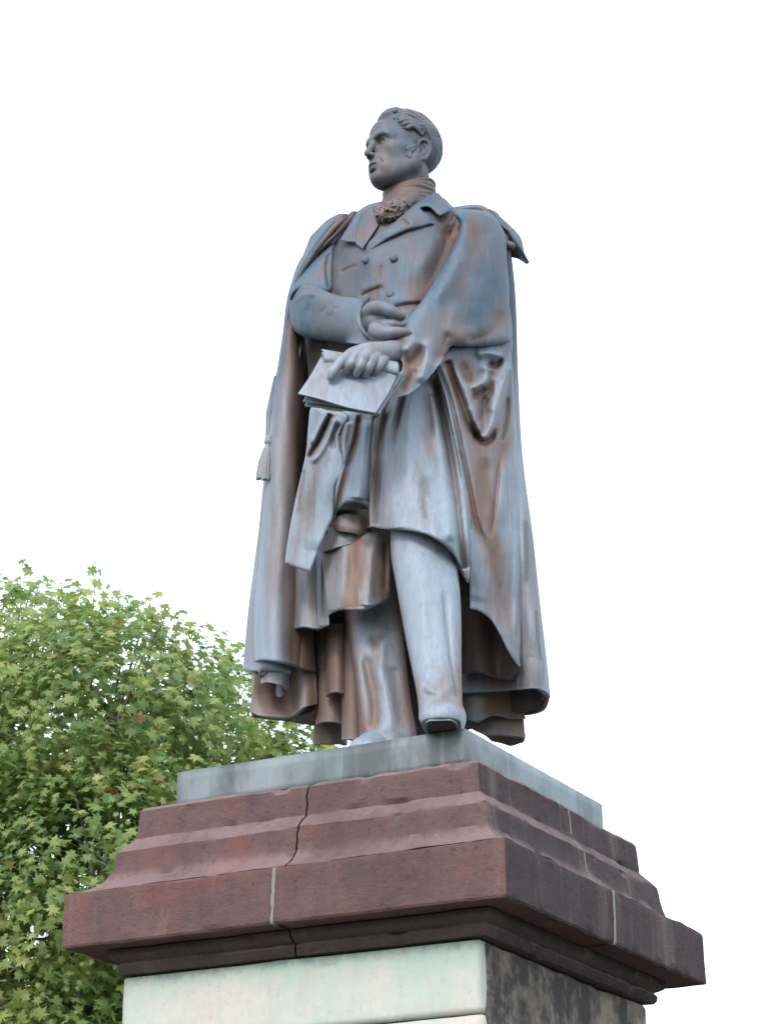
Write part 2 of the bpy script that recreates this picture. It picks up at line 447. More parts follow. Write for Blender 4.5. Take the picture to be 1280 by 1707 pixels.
def bronze(name, pale=(0.235, 0.285, 0.345), brown=(0.168, 0.108, 0.086), dark=(0.09, 0.105, 0.11), bias=0.0, gate=True):
    """weathered bronze: pale washed patina on crests, brown metal in hollows, dark runs down the surface; darker crust on the upper figure"""
    m, nt, b = newmat(name)
    at = N(nt, 'ShaderNodeAttribute'); at.attribute_name = 'crest'
    st = noise(nt, 9, 5, 0.6, (1, 1, 0.14))
    st2 = noise(nt, 34, 4, 0.65, (1, 1, 0.10))
    big = noise(nt, 3.4, 4, 0.55, (1, 1, 0.5))
    fine = noise(nt, 160, 4, 0.7)
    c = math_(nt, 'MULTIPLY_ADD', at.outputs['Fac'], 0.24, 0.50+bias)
    sh = N(nt, 'ShaderNodeAttribute'); sh.attribute_name = 'shelter_shade'; c = math_(nt, 'ADD', c, sh.outputs['Fac'])
    c = math_(nt, 'ADD', c, math_(nt, 'MULTIPLY_ADD', st, 0.9, -0.45))
    c = math_(nt, 'ADD', c, math_(nt, 'MULTIPLY_ADD', big, 0.65, -0.325))
    c = math_(nt, 'ADD', c, math_(nt, 'MULTIPLY_ADD', fine, 0.3, -0.15))
    c = math_(nt, 'ADD', c, math_(nt, 'MULTIPLY_ADD', st2, 0.55, -0.275))
    f = ramp(nt, c, [(0.20, 0.0), (0.74, 1.0)], 'LINEAR')
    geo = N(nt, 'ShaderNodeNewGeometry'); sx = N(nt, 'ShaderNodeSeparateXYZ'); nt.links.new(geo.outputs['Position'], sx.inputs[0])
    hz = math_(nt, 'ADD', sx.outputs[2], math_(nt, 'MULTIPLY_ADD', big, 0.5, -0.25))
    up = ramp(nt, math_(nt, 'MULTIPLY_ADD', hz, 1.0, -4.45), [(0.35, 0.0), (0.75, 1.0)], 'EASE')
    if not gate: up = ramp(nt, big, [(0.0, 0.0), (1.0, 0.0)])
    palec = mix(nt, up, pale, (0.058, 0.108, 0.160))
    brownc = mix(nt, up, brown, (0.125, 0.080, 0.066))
    cavity_shade = ramp(nt, math_(nt, 'MULTIPLY', sh.outputs['Fac'], -1.0), [(0.45, 0.0), (0.85, 0.85)])
    brownc = mix(nt, cavity_shade, brownc, (0.050, 0.036, 0.038))  # painted shade: hollow and sheltered pieces mixed near-black in the colour
    col = mix(nt, f, brownc, palec)
    tint = ramp(nt, noise(nt, 6, 3, 0.5, (1, 1, 0.4)), [(0.45, 0.0), (0.7, 1.0)])
    col = mix(nt, math_(nt, 'MULTIPLY', tint, 0.4), col, (0.20, 0.145, 0.125))
    dk = ramp(nt, st2, [(0.555, 0.0), (0.66, 1.0)])
    dk = math_(nt, 'MULTIPLY', dk, ramp(nt, noise(nt, 6, 3, 0.5, (1, 1, 0.4)), [(0.47, 0.0), (0.60, 0.7)]))
    col = mix(nt, dk, col, dark)
    rs = ramp(nt, noise(nt, 75, 4, 0.65, (1, 1, 0.035)), [(0.38, 0.62), (0.60, 1.12)])
    col = mix(nt, 0.22, col, rs, 'MULTIPLY')
    wr = math_(nt, 'MULTIPLY', ramp(nt, noise(nt, 48, 4, 0.6, (1, 1, 0.05)), [(0.60, 0.0), (0.72, 1.0)]), 0.09)
    col = mix(nt, wr, col, (0.34, 0.38, 0.38))
    sn = N(nt, 'ShaderNodeAttribute'); sn.attribute_name = 'stain'
    sf = math_(nt, 'MULTIPLY', sn.outputs['Fac'], ramp(nt, math_(nt, 'ADD', st2, math_(nt, 'MULTIPLY', sn.outputs['Fac'], 0.5)), [(0.42, 0.0), (0.95, 0.85)]))
    col = mix(nt, sf, col, (0.085, 0.10, 0.10))
    sp = ramp(nt, noise(nt, 70, 5, 0.7, (1, 1, 0.16)), [(0.32, 0.30), (0.44, 0.0)])
    col = mix(nt, sp, col, (0.09, 0.085, 0.09))
    nt.links.new(col, b.inputs['Base Color'])
    b.inputs['Metallic'].default_value = 0.25
    nt.links.new(math_(nt, 'MULTIPLY_ADD', fine, 0.3, 0.47), b.inputs['Roughness'])
    b.inputs['Specular IOR Level'].default_value = 0.6
    hh = math_(nt, 'ADD', math_(nt, 'MULTIPLY', noise(nt, 28, 5, 0.6), 2.2), math_(nt, 'MULTIPLY', fine, 0.5))
    hh = math_(nt, 'ADD', hh, math_(nt, 'MULTIPLY', noise(nt, 420, 3, 0.7), 0.35))
    bump(nt, hh, 0.35, 0.0025, b)
    return m
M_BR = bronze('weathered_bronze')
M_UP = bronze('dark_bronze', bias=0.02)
M_IN = bronze('inner_bronze', pale=(0.20, 0.15, 0.12), brown=(0.115, 0.060, 0.042), bias=-0.2)
M_PAP = bronze('paper_bronze', bias=0.12)
M_SOLE = bronze('sole_bronze', pale=(0.05, 0.05, 0.05), brown=(0.035, 0.028, 0.026))

# ------------------------------------------------------------------ statue
def empty(name, loc, **props):
    o = bpy.data.objects.new(name, None); COL.objects.link(o); o.location = loc
    o.empty_display_size = 0.2
    for k, v in props.items(): o[k] = v
    return o
STAT = empty('statue', (0.04, 7.3, 3.612), label='weathered bronze statue of a standing man in a long cloak and frock coat holding papers', category='statue')
ROOTLOC['statue'] = STAT.location.copy()
# ---- trousers
g = Geo()
tube(g, bias=0.15, rows=[(712, 850, -95, 58, 50), (706, 890, -108, 55, 48), (706, 930, -122, 54, 46), (712, 970, -136, 53, 44), (717, 1010, -148, 51, 42), (722, 1060, -166, 47, 38), (726, 1100, -182, 43, 36), (731, 1145, -202, 38.5, 34), (734, 1175, -218, 37, 34), (736, 1200, -228, 38, 36)],
     strokes=[([(742, 980), (746, 1060), (752, 1110), (760, 1165)], 7, 4), ([(752, 960), (756, 1040), (764, 1130)], 7, -4), ([(735, 1156), (724, 1140), (712, 1112)], 5, 3),
              ([(705, 1156), (735, 1167), (767, 1152)], 6, 4), ([(702, 1143), (720, 1152), (736, 1150), (760, 1138)], 4, -4), ([(745, 1125), (738, 1140), (744, 1150)], 4, 3), ([(700, 930), (706, 1000), (712, 1070)], 12, -3), ([(715, 1000), (722, 1070), (726, 1120)], 10, 2.5)], stains=[([(738, 985), (744, 1050), (750, 1100), (760, 1160)], 3.2, 0.9), ([(712, 1108), (708, 1125), (714, 1142)], 3, 0.6)])
finish('trouser_leg', g, STAT, M_BR)
g = Geo()
tube(g, [(618, 900, 40, 46, 44), (620, 1000, 20, 48, 44), (628, 1070, 0, 46, 42), (634, 1120, -14, 45, 38), (640, 1170, -28, 45, 38), (646, 1215, -40, 47, 42), (648, 1275, -55, 49, 46)],
     bias=-0.22, strokes=[([(606, 1090), (618, 1135), (626, 1175), (622, 1225)], 9, 9), ([(598, 1090), (602, 1130), (606, 1180), (602, 1225)], 8, -6), ([(642, 1060), (634, 1110), (646, 1160), (656, 1225)], 9, -9),
              ([(628, 1150), (636, 1185), (638, 1225)], 6, -5), ([(654, 1110), (664, 1160), (668, 1220)], 9, 7), ([(620, 1050), (630, 1085), (626, 1115)], 9, 6)])
finish('trouser_leg', g, STAT, M_BR)

# ---- shoes
ZT = 2.0081+CAMZ
def shoe(toe, heel):
    d = (toe-heel)/np.linalg.norm(toe-heel); side = np.array([-d[1], d[0], 0])
    vx = Vox(np.minimum(toe, heel)-0.13, np.maximum(toe, heel)+[0.13, 0.13, 0.22], 0.003)
    up = lambda p, z: np.array([p[0], p[1], ZT+z])
    L = np.linalg.norm(toe-heel)
    vx.cone(up(heel+d*0.03, 0.03), up(heel+d*0.03, 0.12), 0.050, 0.052)
    for s_, k_ in ((0, 0.01), (-1, 0.035), (1, 0.035)):
        vx.chain([(*up(heel+d*0.05+side*s_*0.008, 0.075), 0.044), (*up(heel+d*L*0.5+side*s_*0.010, 0.046), 0.038), (*up(heel+d*L*0.80+side*s_*0.018, 0.027), 0.026), (*up(heel+d*(L-0.025)+side*s_*0.016, 0.020), 0.018)], k_, n=3)
    X, Y, Z = vx.ax[0][:, None, None], vx.ax[1][None, :, None], vx.ax[2][None, None, :]
    vx.F = np.maximum(vx.F, (ZT+0.010)-Z+0*X+0*Y)
    g = Geo(); g.cb = 0.25; vx.into(g)
    def plate(prof, z0, z1):
        ring = [heel+d*x+side*y for x, y in prof]+[heel+d*x-side*y for x, y in prof[::-1]]; k = len(ring)
        V = [up(p, z0) for p in ring]+[up(p, z1) for p in ring]
        F4 = [[i, (i+1) % k, k+(i+1) % k, k+i] for i in range(k)]+[[i, i+1, k-2-i, k-1-i] for i in range(k//2-1)]+[[k+i, k+i+1, 2*k-2-i, 2*k-1-i] for i in range(k//2-1)]
        return np.array(V), np.array(F4)
    prof = [(-0.055, 0.024), (-0.04, 0.040), (0.03, 0.044), (0.10, 0.040), (L*0.62, 0.047), (L*0.85, 0.047), (L-0.012, 0.040), (L+0.002, 0.028)]
    V, F = plate(prof, 0.0045, 0.011); g.add(V, F)
    g2 = Geo(); V, F = plate([(x*0.97, y*0.90) for x, y in prof], 0.0008, 0.006); g2.add(V, F)
    return g, g2
for toe, heel in ((R1(733, 1200, -290), R1(742, 1200, -165)), (R1(608, 1238, -118), R1(636, 1238, -5))):
    toe = toe.copy(); heel = heel.copy(); toe[2] = ZT; heel[2] = ZT
    a, b_ = shoe(toe, heel)
    so = finish('shoe', a, STAT, M_BR, its=6); so.data.set_sharp_from_angle(angle=math.radians(50))
    s2 = finish('sole', b_, so, M_SOLE, crest=False, smooth=False); s2.location = (0, 0, 0)

# ---- cloak
g = Geo()
# inner face that closes the back, from shoulder to hem
loft(g, [[(520, 400, 120), (600, 380, 150), (700, 370, 150), (800, 370, 100), (846, 400, 40)],
         [(478, 560, 120), (560, 560, 190), (680, 560, 190), (790, 560, 150), (852, 560, 50)],
         [(452, 760, 110), (540, 760, 150), (660, 760, 180), (780, 760, 170), (862, 760, 60)],
         [(430, 980, 100), (520, 980, 140), (640, 990, 130), (770, 990, 190), (890, 980, 80)],
         [(424, 1150, 120), (500, 1170, 170), (610, 1195, 150), (730, 1215, 210), (908, 1150, 110)],
         [(422, 1180, 130), (500, 1200, 180), (600, 1222, 150), (690, 1200, 200), (906, 1176, 130)]], nu=60, nv=80, thick=0.02, wav=8, bias=-1.0)
# outermost strip on the left
loft(g, [[(560, 362, 60), (520, 402, 62), (500, 440, 60)], [(500, 440, 70), (484, 500, 66), (500, 560, 60)], [(478, 540, 90), (474, 580, 60), (500, 600, 50)],
         [(455, 700, 110), (450, 745, 80), (470, 750, 50)], [(435, 880, 110), (436, 900, 90), (460, 900, 50)], [(418, 1010, 110), (424, 1030, 90), (450, 1030, 60)], [(408, 1117, 110), (422, 1120, 90), (448, 1118, 80)]], nu=24, nv=80)
# main tubular fold on the left
loft(g, [[(600, 352, 30), (592, 354, 22), (584, 357, 26), (574, 358, 12), (562, 361, 24), (545, 371, 26), (520, 396, 60)],
         [(568, 384, -10), (561, 383, 8), (553, 384, -12), (545, 389, 10), (535, 396, -6), (522, 408, 20), (506, 432, 64)],
         [(529, 422, -10), (523, 427, 6), (516, 432, -10), (510, 438, 10), (504, 446, -2), (498, 456, 22), (490, 470, 66)],
         [(500, 463, 2), (497, 469, 12), (494, 476, 2), (491, 484, 18), (488, 492, 10), (485, 502, 32), (481, 516, 66)],
         [(500, 545, 60), (492, 545, 40), (483, 548, 38), (476, 560, 55), (474, 575, 80)],
         [(505, 660, 70), (490, 655, 28), (472, 655, 24), (460, 660, 40), (456, 670, 70)],
         [(505, 780, 80), (492, 780, 30), (470, 775, 16), (452, 780, 30), (446, 785, 60)],
         [(508, 900, 80), (492, 900, 32), (468, 895, 12), (447, 900, 28), (438, 905, 60)],
         [(510, 1010, 80), (495, 1010, 40), (466, 1005, 8), (438, 1005, 24), (427, 1010, 60)],
         [(524, 1121, 80), (500, 1113, 50), (470, 1105, 10), (440, 1101, 18), (427, 1104, 56)]], nu=60, nv=140, wav=3, bias=(-0.8, -0.55, -0.15, 0.08, 0.05), stains=[([(482, 740), (480, 790), (481, 830)], 5, 0.5)])
# panel below the front flap, with the dark hem pocket
loft(g, [[(486, 820, 50), (505, 820, 30), (530, 820, 20), (555, 820, 30)], [(487, 930, 50), (505, 930, 20), (528, 935, 12), (548, 940, 20)],
         [(485, 1000, 56), (505, 995, 16), (526, 1000, 8), (546, 1000, 24)], [(483, 1053, 60), (505, 1046, 10), (528, 1049, 4), (549, 1044, 22)]], nu=40, nv=60, wav=3, bias=(-0.1, 0.0, -0.15, -0.3))
loft(g, [[(480, 1000, 60), (500, 1000, 62), (522, 1000, 80)], [(478, 1060, 52), (500, 1058, 50), (520, 1060, 70)], [(478, 1108, 44), (500, 1114, 46), (524, 1121, 80)]], nu=24, nv=40, bias=-0.45)
# rolled hem end at the left
loft(g, [[(432, 1090, 50), (445, 1085, 30), (465, 1090, 34), (482, 1100, 60)], [(433, 1118, 50), (438, 1112, 36), (460, 1112, 32), (484, 1120, 52)], [(435, 1130, 58), (440, 1118, 44), (462, 1119, 40), (482, 1124, 60)]], nu=24, nv=20, thick=0.010, bias=-0.2)
loft(g, [[(438, 1118, 60), (452, 1116, 44), (470, 1119, 46), (481, 1126, 66)], [(437, 1130, 60), (452, 1128, 42), (470, 1132, 44), (480, 1140, 62)], [(437, 1140, 60), (450, 1138, 44), (468, 1143, 44), (479, 1151, 64)]], nu=24, nv=24, thick=0.010, bias=-0.15)
loft(g, [[(462, 1135, 75), (470, 1140, 66), (480, 1146, 76)], [(462, 1160, 80), (468, 1162, 72), (480, 1150, 78)]], nu=12, nv=12, thick=0.008, bias=-0.3)
# low outer hem at the left, S-fold seen from beneath
loft(g, [[(424, 1100, 90), (450, 1110, 100), (480, 1110, 110), (505, 1110, 80), (524, 1116, 90)],
         [(421, 1150, 90), (440, 1155, 96), (480, 1160, 110), (505, 1140, 74), (526, 1140, 84)],
         [(418, 1186, 96), (438, 1195, 84), (484, 1196, 92), (508, 1180, 70), (527, 1174, 84)]], nu=50, nv=50, wav=3, bias=-0.3)
loft(g, [[(418, 1186, 100), (450, 1150, 130), (500, 1150, 150), (545, 1150, 150)], [(420, 1192, 150), (450, 1198, 170), (490, 1203, 190), (540, 1212, 190)]], nu=40, nv=30, bias=-0.7)
loft(g, [[(484, 1196, 94), (500, 1190, 110), (522, 1186, 100), (530, 1172, 100)], [(486, 1200, 130), (505, 1203, 140), (525, 1204, 140), (536, 1190, 140)]], nu=20, nv=12, bias=-0.7)
# vertical tubes in the shadow beside the back leg
def pipe(u0, u1, vt, vh, w, bulge=26, dv=5, th=0.013, bias=-0.5):
    um = (u0+u1)/2; q = (u1-u0)
    loft(g, [[(u0+2, vt, w), (u0+q*0.22, vt, w-bulge*0.75), (um, vt, w-bulge), (u1-q*0.22, vt, w-bulge*0.75), (u1-2, vt, w)],
             [(u0, (vt+vh)/2, w), (u0+q*0.2, (vt+vh)/2, w-bulge*0.75), (um, (vt+vh)/2, w-bulge), (u1-q*0.2, (vt+vh)/2, w-bulge*0.75), (u1, (vt+vh)/2, w)],
             [(u0, vh+2, w), (u0+q*0.2, vh-dv*0.8, w-bulge*0.75), (um, vh-dv, w-bulge), (u1-q*0.2, vh-dv*0.4, w-bulge*0.75), (u1, vh+3, w)]], nu=30, nv=50, thick=th, bias=bias)
pipe(546, 580, 1040, 1160, 62, 24)
pipe(573, 606, 1030, 1232, 56, 24, -2)
pipe(528, 550, 1000, 1200, 110, 14)
pipe(529, 577, 1120, 1208, 100, 24, 4)
pipe(526, 576, 1150, 1240, 150, 20, -1)
pipe(604, 640, 1040, 1250, 80, 14)
# right: inner brown face behind the front panel, its hem, the long strip and the lowest folds
loft(g, [[(768, 960, 60), (800, 960, 70), (835, 960, 60), (866, 960, 30)], [(768, 1050, 80), (800, 1055, 60), (835, 1060, 66), (862, 1070, 20)],
         [(766, 1124, 96), (800, 1121, 50), (832, 1131, 64), (852, 1132, 30), (865, 1110, 0)]], nu=50, nv=50, wav=3, bias=-0.72)
loft(g, [[(764, 1080, 130), (800, 1080, 120), (840, 1080, 90), (868, 1050, 30), (886, 1050, 20), (897, 1050, 60)],
         [(764, 1125, 124), (800, 1127, 112), (840, 1123, 84), (870, 1110, 24), (895, 1105, 16), (909, 1115, 60)],
         [(764, 1155, 120), (800, 1153, 108), (840, 1151, 82), (872, 1149, 30), (896, 1149, 22), (913, 1161, 64)]], nu=60, nv=50, bias=-0.15)
loft(g, [[(913, 1150, 64), (908, 1150, 110), (890, 1160, 150), (860, 1165, 160)], [(913, 1160, 64), (905, 1182, 120), (885, 1191, 160), (856, 1194, 170)]], nu=24, nv=14, bias=-0.5)
loft(g, [[(764, 1140, 170), (790, 1140, 136), (830, 1140, 136), (872, 1140, 150)], [(764, 1180, 170), (790, 1180, 130), (825, 1175, 138), (873, 1180, 150)],
         [(764, 1190, 170), (792, 1203, 126), (822, 1193, 140), (850, 1198, 146), (874, 1198, 160)]], nu=40, nv=30, bias=-0.4)
loft(g, [[(764, 1170, 210), (790, 1180, 180), (830, 1180, 166), (872, 1190, 170)], [(770, 1200, 210), (800, 1222, 170), (840, 1226, 160), (873, 1230, 176)]], nu=40, nv=30, bias=-0.4)
loft(g, [[(800, 1222, 172), (840, 1200, 196), (873, 1225, 176)], [(820, 1232, 200), (850, 1243, 214), (873, 1236, 190)]], nu=30, nv=12, bias=-0.6)
# right outer panel down the silhouette
loft(g, [[(828, 360, 20), (842, 385, 10), (846, 410, 20), (842, 440, 60)], [(830, 470, 40), (848, 480, 20), (856, 500, 40), (846, 560, 90)],
         [(840, 600, 20), (856, 600, 24), (860, 640, 50), (850, 660, 110)], [(845, 740, 0), (862, 745, 8), (867, 760, 40), (860, 780, 100)],
         [(855, 880, 0), (874, 880, 4), (884, 890, 36), (878, 900, 100)], [(860, 1000, 12), (884, 1000, 6), (897, 1010, 40), (890, 1020, 110)],
         [(862, 1090, 20), (892, 1095, 12), (908, 1105, 56), (900, 1110, 120)], [(864, 1150, 40), (896, 1149, 22), (913, 1161, 64), (904, 1168, 120)]], nu=50, nv=140, wav=4, stains=[([(873, 870), (875, 920), (876, 968)], 4, 0.95), ([(884, 890), (887, 930)], 3.5, 0.8), ([(890, 1020), (893, 1060), (898, 1100)], 2.8, 0.9)])
# front panel falling from the left arm
relief(g, [(727, 606), (745, 585), (775, 575), (848, 560), (853, 600), (858, 680), (864, 760), (869, 850), (870, 960), (868, 1050), (866, 1113), (866, 1113), (856, 1101), (845, 1083), (833, 1058), (818, 1034), (800, 1020), (783, 1015), (783, 1015), (781, 940), (778, 870), (770, 800), (757, 730), (742, 660)],
       [(735, 620, -118), (775, 600, -80), (845, 590, -20), (800, 700, -66), (760, 740, -112), (862, 740, 0), (790, 860, -92), (868, 860, 2), (785, 1000, -76), (825, 960, -52), (868, 1000, 8), (866, 1110, 0), (830, 1050, -44)],
       [  # long band along the front edge
        ([(731, 608), (752, 660), (768, 730), (783, 800), (797, 870), (810, 900), (822, 930)], 13, 17, 's', (0.02, 0.45)),
        ([(735, 606), (748, 660), (763, 740), (777, 820)], 12, -8, 'g', (0.1, 0.6)),
        ([(744, 600), (762, 650), (782, 700), (800, 735)], 7, 15, 'g', (0.05, 0.1)),
        # the hanging V
        ([(752, 598), (772, 645), (788, 690), (797, 718), (806, 728), (815, 718), (824, 690), (836, 650), (850, 600)], 8, -18, 'g', (0.1, 0.1)),
        ([(786, 700), (795, 728), (805, 737), (818, 730), (825, 712)], 6, 22, 'g', (0.25, 0.25)),
        ([(808, 655), (806, 680), (804, 708)], 9, 14, 'g', (0.2, 0.2)), ([(826, 625), (824, 655), (816, 690)], 7, -8, 'g', (0.2, 0.2)),
        # swirl by the elbow
        ([(790, 592), (815, 588), (842, 596)], 10, -16, 'g', (0.2, 0.15)),
        ([(800, 600), (811, 618), (809, 634), (796, 642), (782, 650)], 9, -16, 'g', (0.15, 0.2)),
        ([(812, 604), (824, 610), (838, 596)], 6, 18, 'g', (0.3, 0.1)),
        ([(786, 664), (798, 658), (811, 646)], 5, 12, 'g', (0.2, 0.2)), ([(782, 676), (788, 700), (798, 722)], 6, -8, 'g', (0.2, 0.2)),
        ([(818, 616), (819, 640), (815, 665)], 6, 10, 'g', (0.2, 0.3)),
        ([(770, 600), (776, 625), (786, 640)], 10, 10, 'g', (0.2, 0.3)),
        ([(846, 660), (845, 700), (838, 738)], 4, 9, 'g', (0.2, 0.1)),
        ([(840, 740), (832, 800), (826, 860), (820, 900)], 7, 10, 's', (0.3, 0.2)),
        ([(845, 760), (838, 820), (833, 880)], 12, -6, 'g', (0.3, 0.4)),
        ([(812, 760), (806, 810), (812, 860)], 14, 8, 'g', (0.3, 0.3)),
        ([(818, 905), (826, 960), (838, 1020), (848, 1060)], 10, 5, 'g', (0.2, 0.3)),
        ([(800, 900), (800, 960), (795, 1005)], 14, -6, 'g', (0.3, 0.2)),
        ([(860, 880), (860, 980), (858, 1060)], 5, -5, 'g', (0.2, 0.2))],
       R_=5, H=3.5, thick=8, wav=1.8, bias=0.08, stains=[([(850, 620), (848, 690), (838, 738)], 5, 0.85), ([(766, 752), (770, 764)], 2.4, 1), ([(749, 700), (756, 725)], 2.2, 0.8), ([(784, 868), (785, 880)], 2.2, 1), ([(802, 870), (803, 890)], 2.6, 1), ([(836, 925), (838, 950), (834, 972)], 6, 0.6), ([(808, 1000), (815, 1030)], 3, 0.4), ([(812, 600), (822, 640)], 8, 0.5)])
# fold that comes over the right shoulder (left in the picture) and the turned corner on the left shoulder
loft(g, [[(757, 348, 20), (790, 344, 40), (812, 348, 30), (826, 356, 4)], [(762, 352, 10), (800, 349, 20), (826, 366, 6), (846, 384, -4)], ], nu=24, nv=10)
loft(g, [[(806, 350, 30), (816, 351, 14), (826, 360, 4)], [(826, 366, 50), (846, 376, 24), (848, 388, 4)], [(850, 400, 70), (866, 400, 40), (864, 412, 10)], [(848, 428, 76), (866, 432, 56), (880, 439, 30)]], nu=24, nv=30, thick=0.012)
cl = finish('cloak', g, STAT, M_BR)

# ---- frock coat
g = Geo()
relief(g, [(606, 345), (640, 335), (690, 330), (735, 328), (758, 346), (800, 352), (835, 372), (846, 420), (846, 520), (800, 560), (730, 572), (640, 578), (560, 572), (530, 555), (530, 500), (528, 455), (545, 420), (575, 375)],
       [(640, 450, -72), (610, 430, -62), (700, 450, -84), (560, 440, 6), (560, 520, -6), (770, 380, -22), (640, 540, -88), (800, 450, 0), (650, 350, -24), (600, 360, 10), (735, 345, -20), (720, 560, -80), (545, 560, 16)],
       [([(746, 372), (742, 410), (726, 450), (702, 490)], 16, 9, 'g', (0.2, 0.3)), ([(768, 356), (757, 378), (747, 402)], 5, 5, 'g', (0.1, 0.3)), ([(755, 352), (751, 365), (750, 382)], 3, 3),
        ([(548, 400), (546, 430), (552, 490)], 6, 8, 'g', (0.2, 0.1)), ([(541, 405), (539, 440), (545, 485)], 4, -5, 'g', (0.2, 0.1)), ([(560, 430), (564, 460), (558, 490)], 9, -4),
        ([(568, 455), (582, 447), (596, 442)], 3, 4), ([(600, 495), (616, 487), (640, 478)], 4, 4), ([(600, 484), (622, 474), (645, 466)], 7, -3), ([(655, 514), (685, 508), (712, 508)], 5, 5), ([(700, 505), (670, 498), (640, 500)], 9, -3),
        ([(636, 440), (632, 470), (626, 500)], 2.0, 2.0), ([(725, 385), (716, 420), (696, 450)], 14, -5), ([(690, 400), (684, 440), (670, 480)], 16, -3)],
       R_=40, H=30, thick=60, backmin=[(560, 400, 90), (800, 400, 60), (560, 640, 100), (820, 640, 60), (690, 500, 110)], wav=1.6)
relief(g, [(512, 540), (560, 545), (640, 560), (740, 560), (800, 552), (836, 560), (800, 600), (760, 640), (730, 690), (640, 700), (560, 700), (522, 690), (514, 620)],
       [(520, 600, 70), (560, 600, 20), (640, 640, -62), (700, 620, -60), (760, 600, -20), (830, 570, 30), (640, 570, -58), (560, 690, 0)], [([(545, 560), (540, 620), (536, 680)], 8, 6)], R_=12, H=10, thick=14, bias=-0.85)  # shadow under the sleeve put into the colour by a low bias
# skirt: large front panel
relief(g, [(655, 640), (690, 610), (727, 606), (742, 660), (757, 730), (771, 800), (779, 870), (783, 950), (778, 968), (768, 945), (752, 920), (735, 905), (715, 893), (690, 886), (660, 883), (640, 882), (617, 878), (617, 878), (615, 840), (617, 760), (622, 700), (635, 660)],
       [(640, 660, -118), (700, 640, -104), (735, 660, -92), (650, 760, -132), (720, 760, -124), (765, 800, -104), (620, 800, -112), (622, 878, -118), (680, 880, -172), (735, 900, -186), (776, 950, -138), (690, 820, -156)],
       [([(722, 622), (734, 680), (748, 750), (760, 830), (768, 900), (774, 950)], 8, 22, 'g', (0.1, 0.02)), ([(718, 640), (727, 700), (740, 770), (748, 850), (752, 905)], 10, -8, 'g', (0.2, 0.1)),
        ([(727, 622), (722, 640), (720, 660)], 4, -6), ([(655, 655), (640, 700), (630, 760), (624, 820), (622, 875)], 9, 12, 'g', (0.1, 0.03)), ([(668, 650), (650, 700), (640, 760)], 6, -10, 'g', (0.1, 0.5)),
        ([(676, 650), (664, 690), (655, 730)], 5, 9, 'g', (0.1, 0.5)), ([(690, 640), (682, 680), (680, 740), (684, 820)], 12, -9, 'g', (0.2, 0.4)), ([(712, 650), (716, 700), (722, 760)], 8, 7, 'g', (0.2, 0.5)),
        ([(700, 790), (706, 840), (712, 885)], 9, 4, 'g', (0.3, 0.02)), ([(650, 800), (655, 850), (660, 882)], 12, -4, 'g', (0.3, 0.02))],
       R_=5, H=4, thick=7, wav=1.8, bias=0.16, stains=[([(707, 800), (709, 822)], 9, 0.85), ([(706, 815), (706, 838), (709, 862)], 5, 0.75), ([(714, 798), (720, 802)], 6, 0.5), ([(694, 868), (694, 880)], 3, 0.4)])
loft(g, [[(738, 905, -136), (752, 912, -140), (768, 930, -136), (780, 955, -110)], [(744, 918, -110), (752, 930, -124), (765, 950, -124), (779, 972, -100)]], nu=16, nv=10, thick=0.008, bias=-0.3)
# pleat column left of it, hem rolled open
relief(g, [(568, 690), (590, 684), (618, 680), (640, 672), (634, 700), (626, 760), (620, 800), (615, 848), (615, 848), (606, 841), (592, 837), (578, 839), (567, 846), (560, 858), (556, 874), (556, 874), (558, 845), (560, 810), (572, 770), (566, 730)],
       [(600, 700, -112), (575, 740, -92), (620, 740, -116), (565, 850, -92), (590, 838, -112), (612, 846, -100), (590, 780, -110)],
       [([(600, 690), (594, 730), (580, 775), (568, 820), (560, 860)], 5, 12, 'g', (0.1, 0.02)), ([(612, 700), (606, 760), (598, 832)], 10, -10, 'g', (0.15, 0.02)), ([(627, 690), (620, 760), (614, 840)], 4, 9, 'g', (0.1, 0.05)),
        ([(580, 700), (573, 740), (575, 775)], 6, -8, 'g', (0.1, 0.3))], R_=5, H=4, thick=6, wav=1.2, bias=0.12)
# inner faces of the rolled hem
loft(g, [[(556, 850, -60), (575, 850, -40), (600, 850, -40), (622, 850, -70)], [(556, 872, -60), (566, 884, -46), (590, 884, -44), (618, 880, -80)]], nu=24, nv=16, thick=0.008, bias=-0.6)
loft(g, [[(560, 862, -66), (580, 858, -74), (602, 862, -70), (618, 874, -56)], [(556, 876, -62), (570, 874, -78), (596, 880, -78), (616, 892, -56)], [(558, 882, -60), (572, 886, -76), (592, 890, -76), (606, 902, -56)]], nu=24, nv=24, thick=0.009, bias=-0.45)
loft(g, [[(550, 880, -40), (566, 876, -56), (590, 884, -62), (608, 900, -48)], [(543, 905, -36), (560, 900, -60), (590, 900, -64), (606, 915, -40)], [(539, 921, -34), (556, 915, -58), (585, 907, -64), (598, 908, -52), (603, 918, -34)]], nu=30, nv=30, thick=0.009, bias=-0.3)
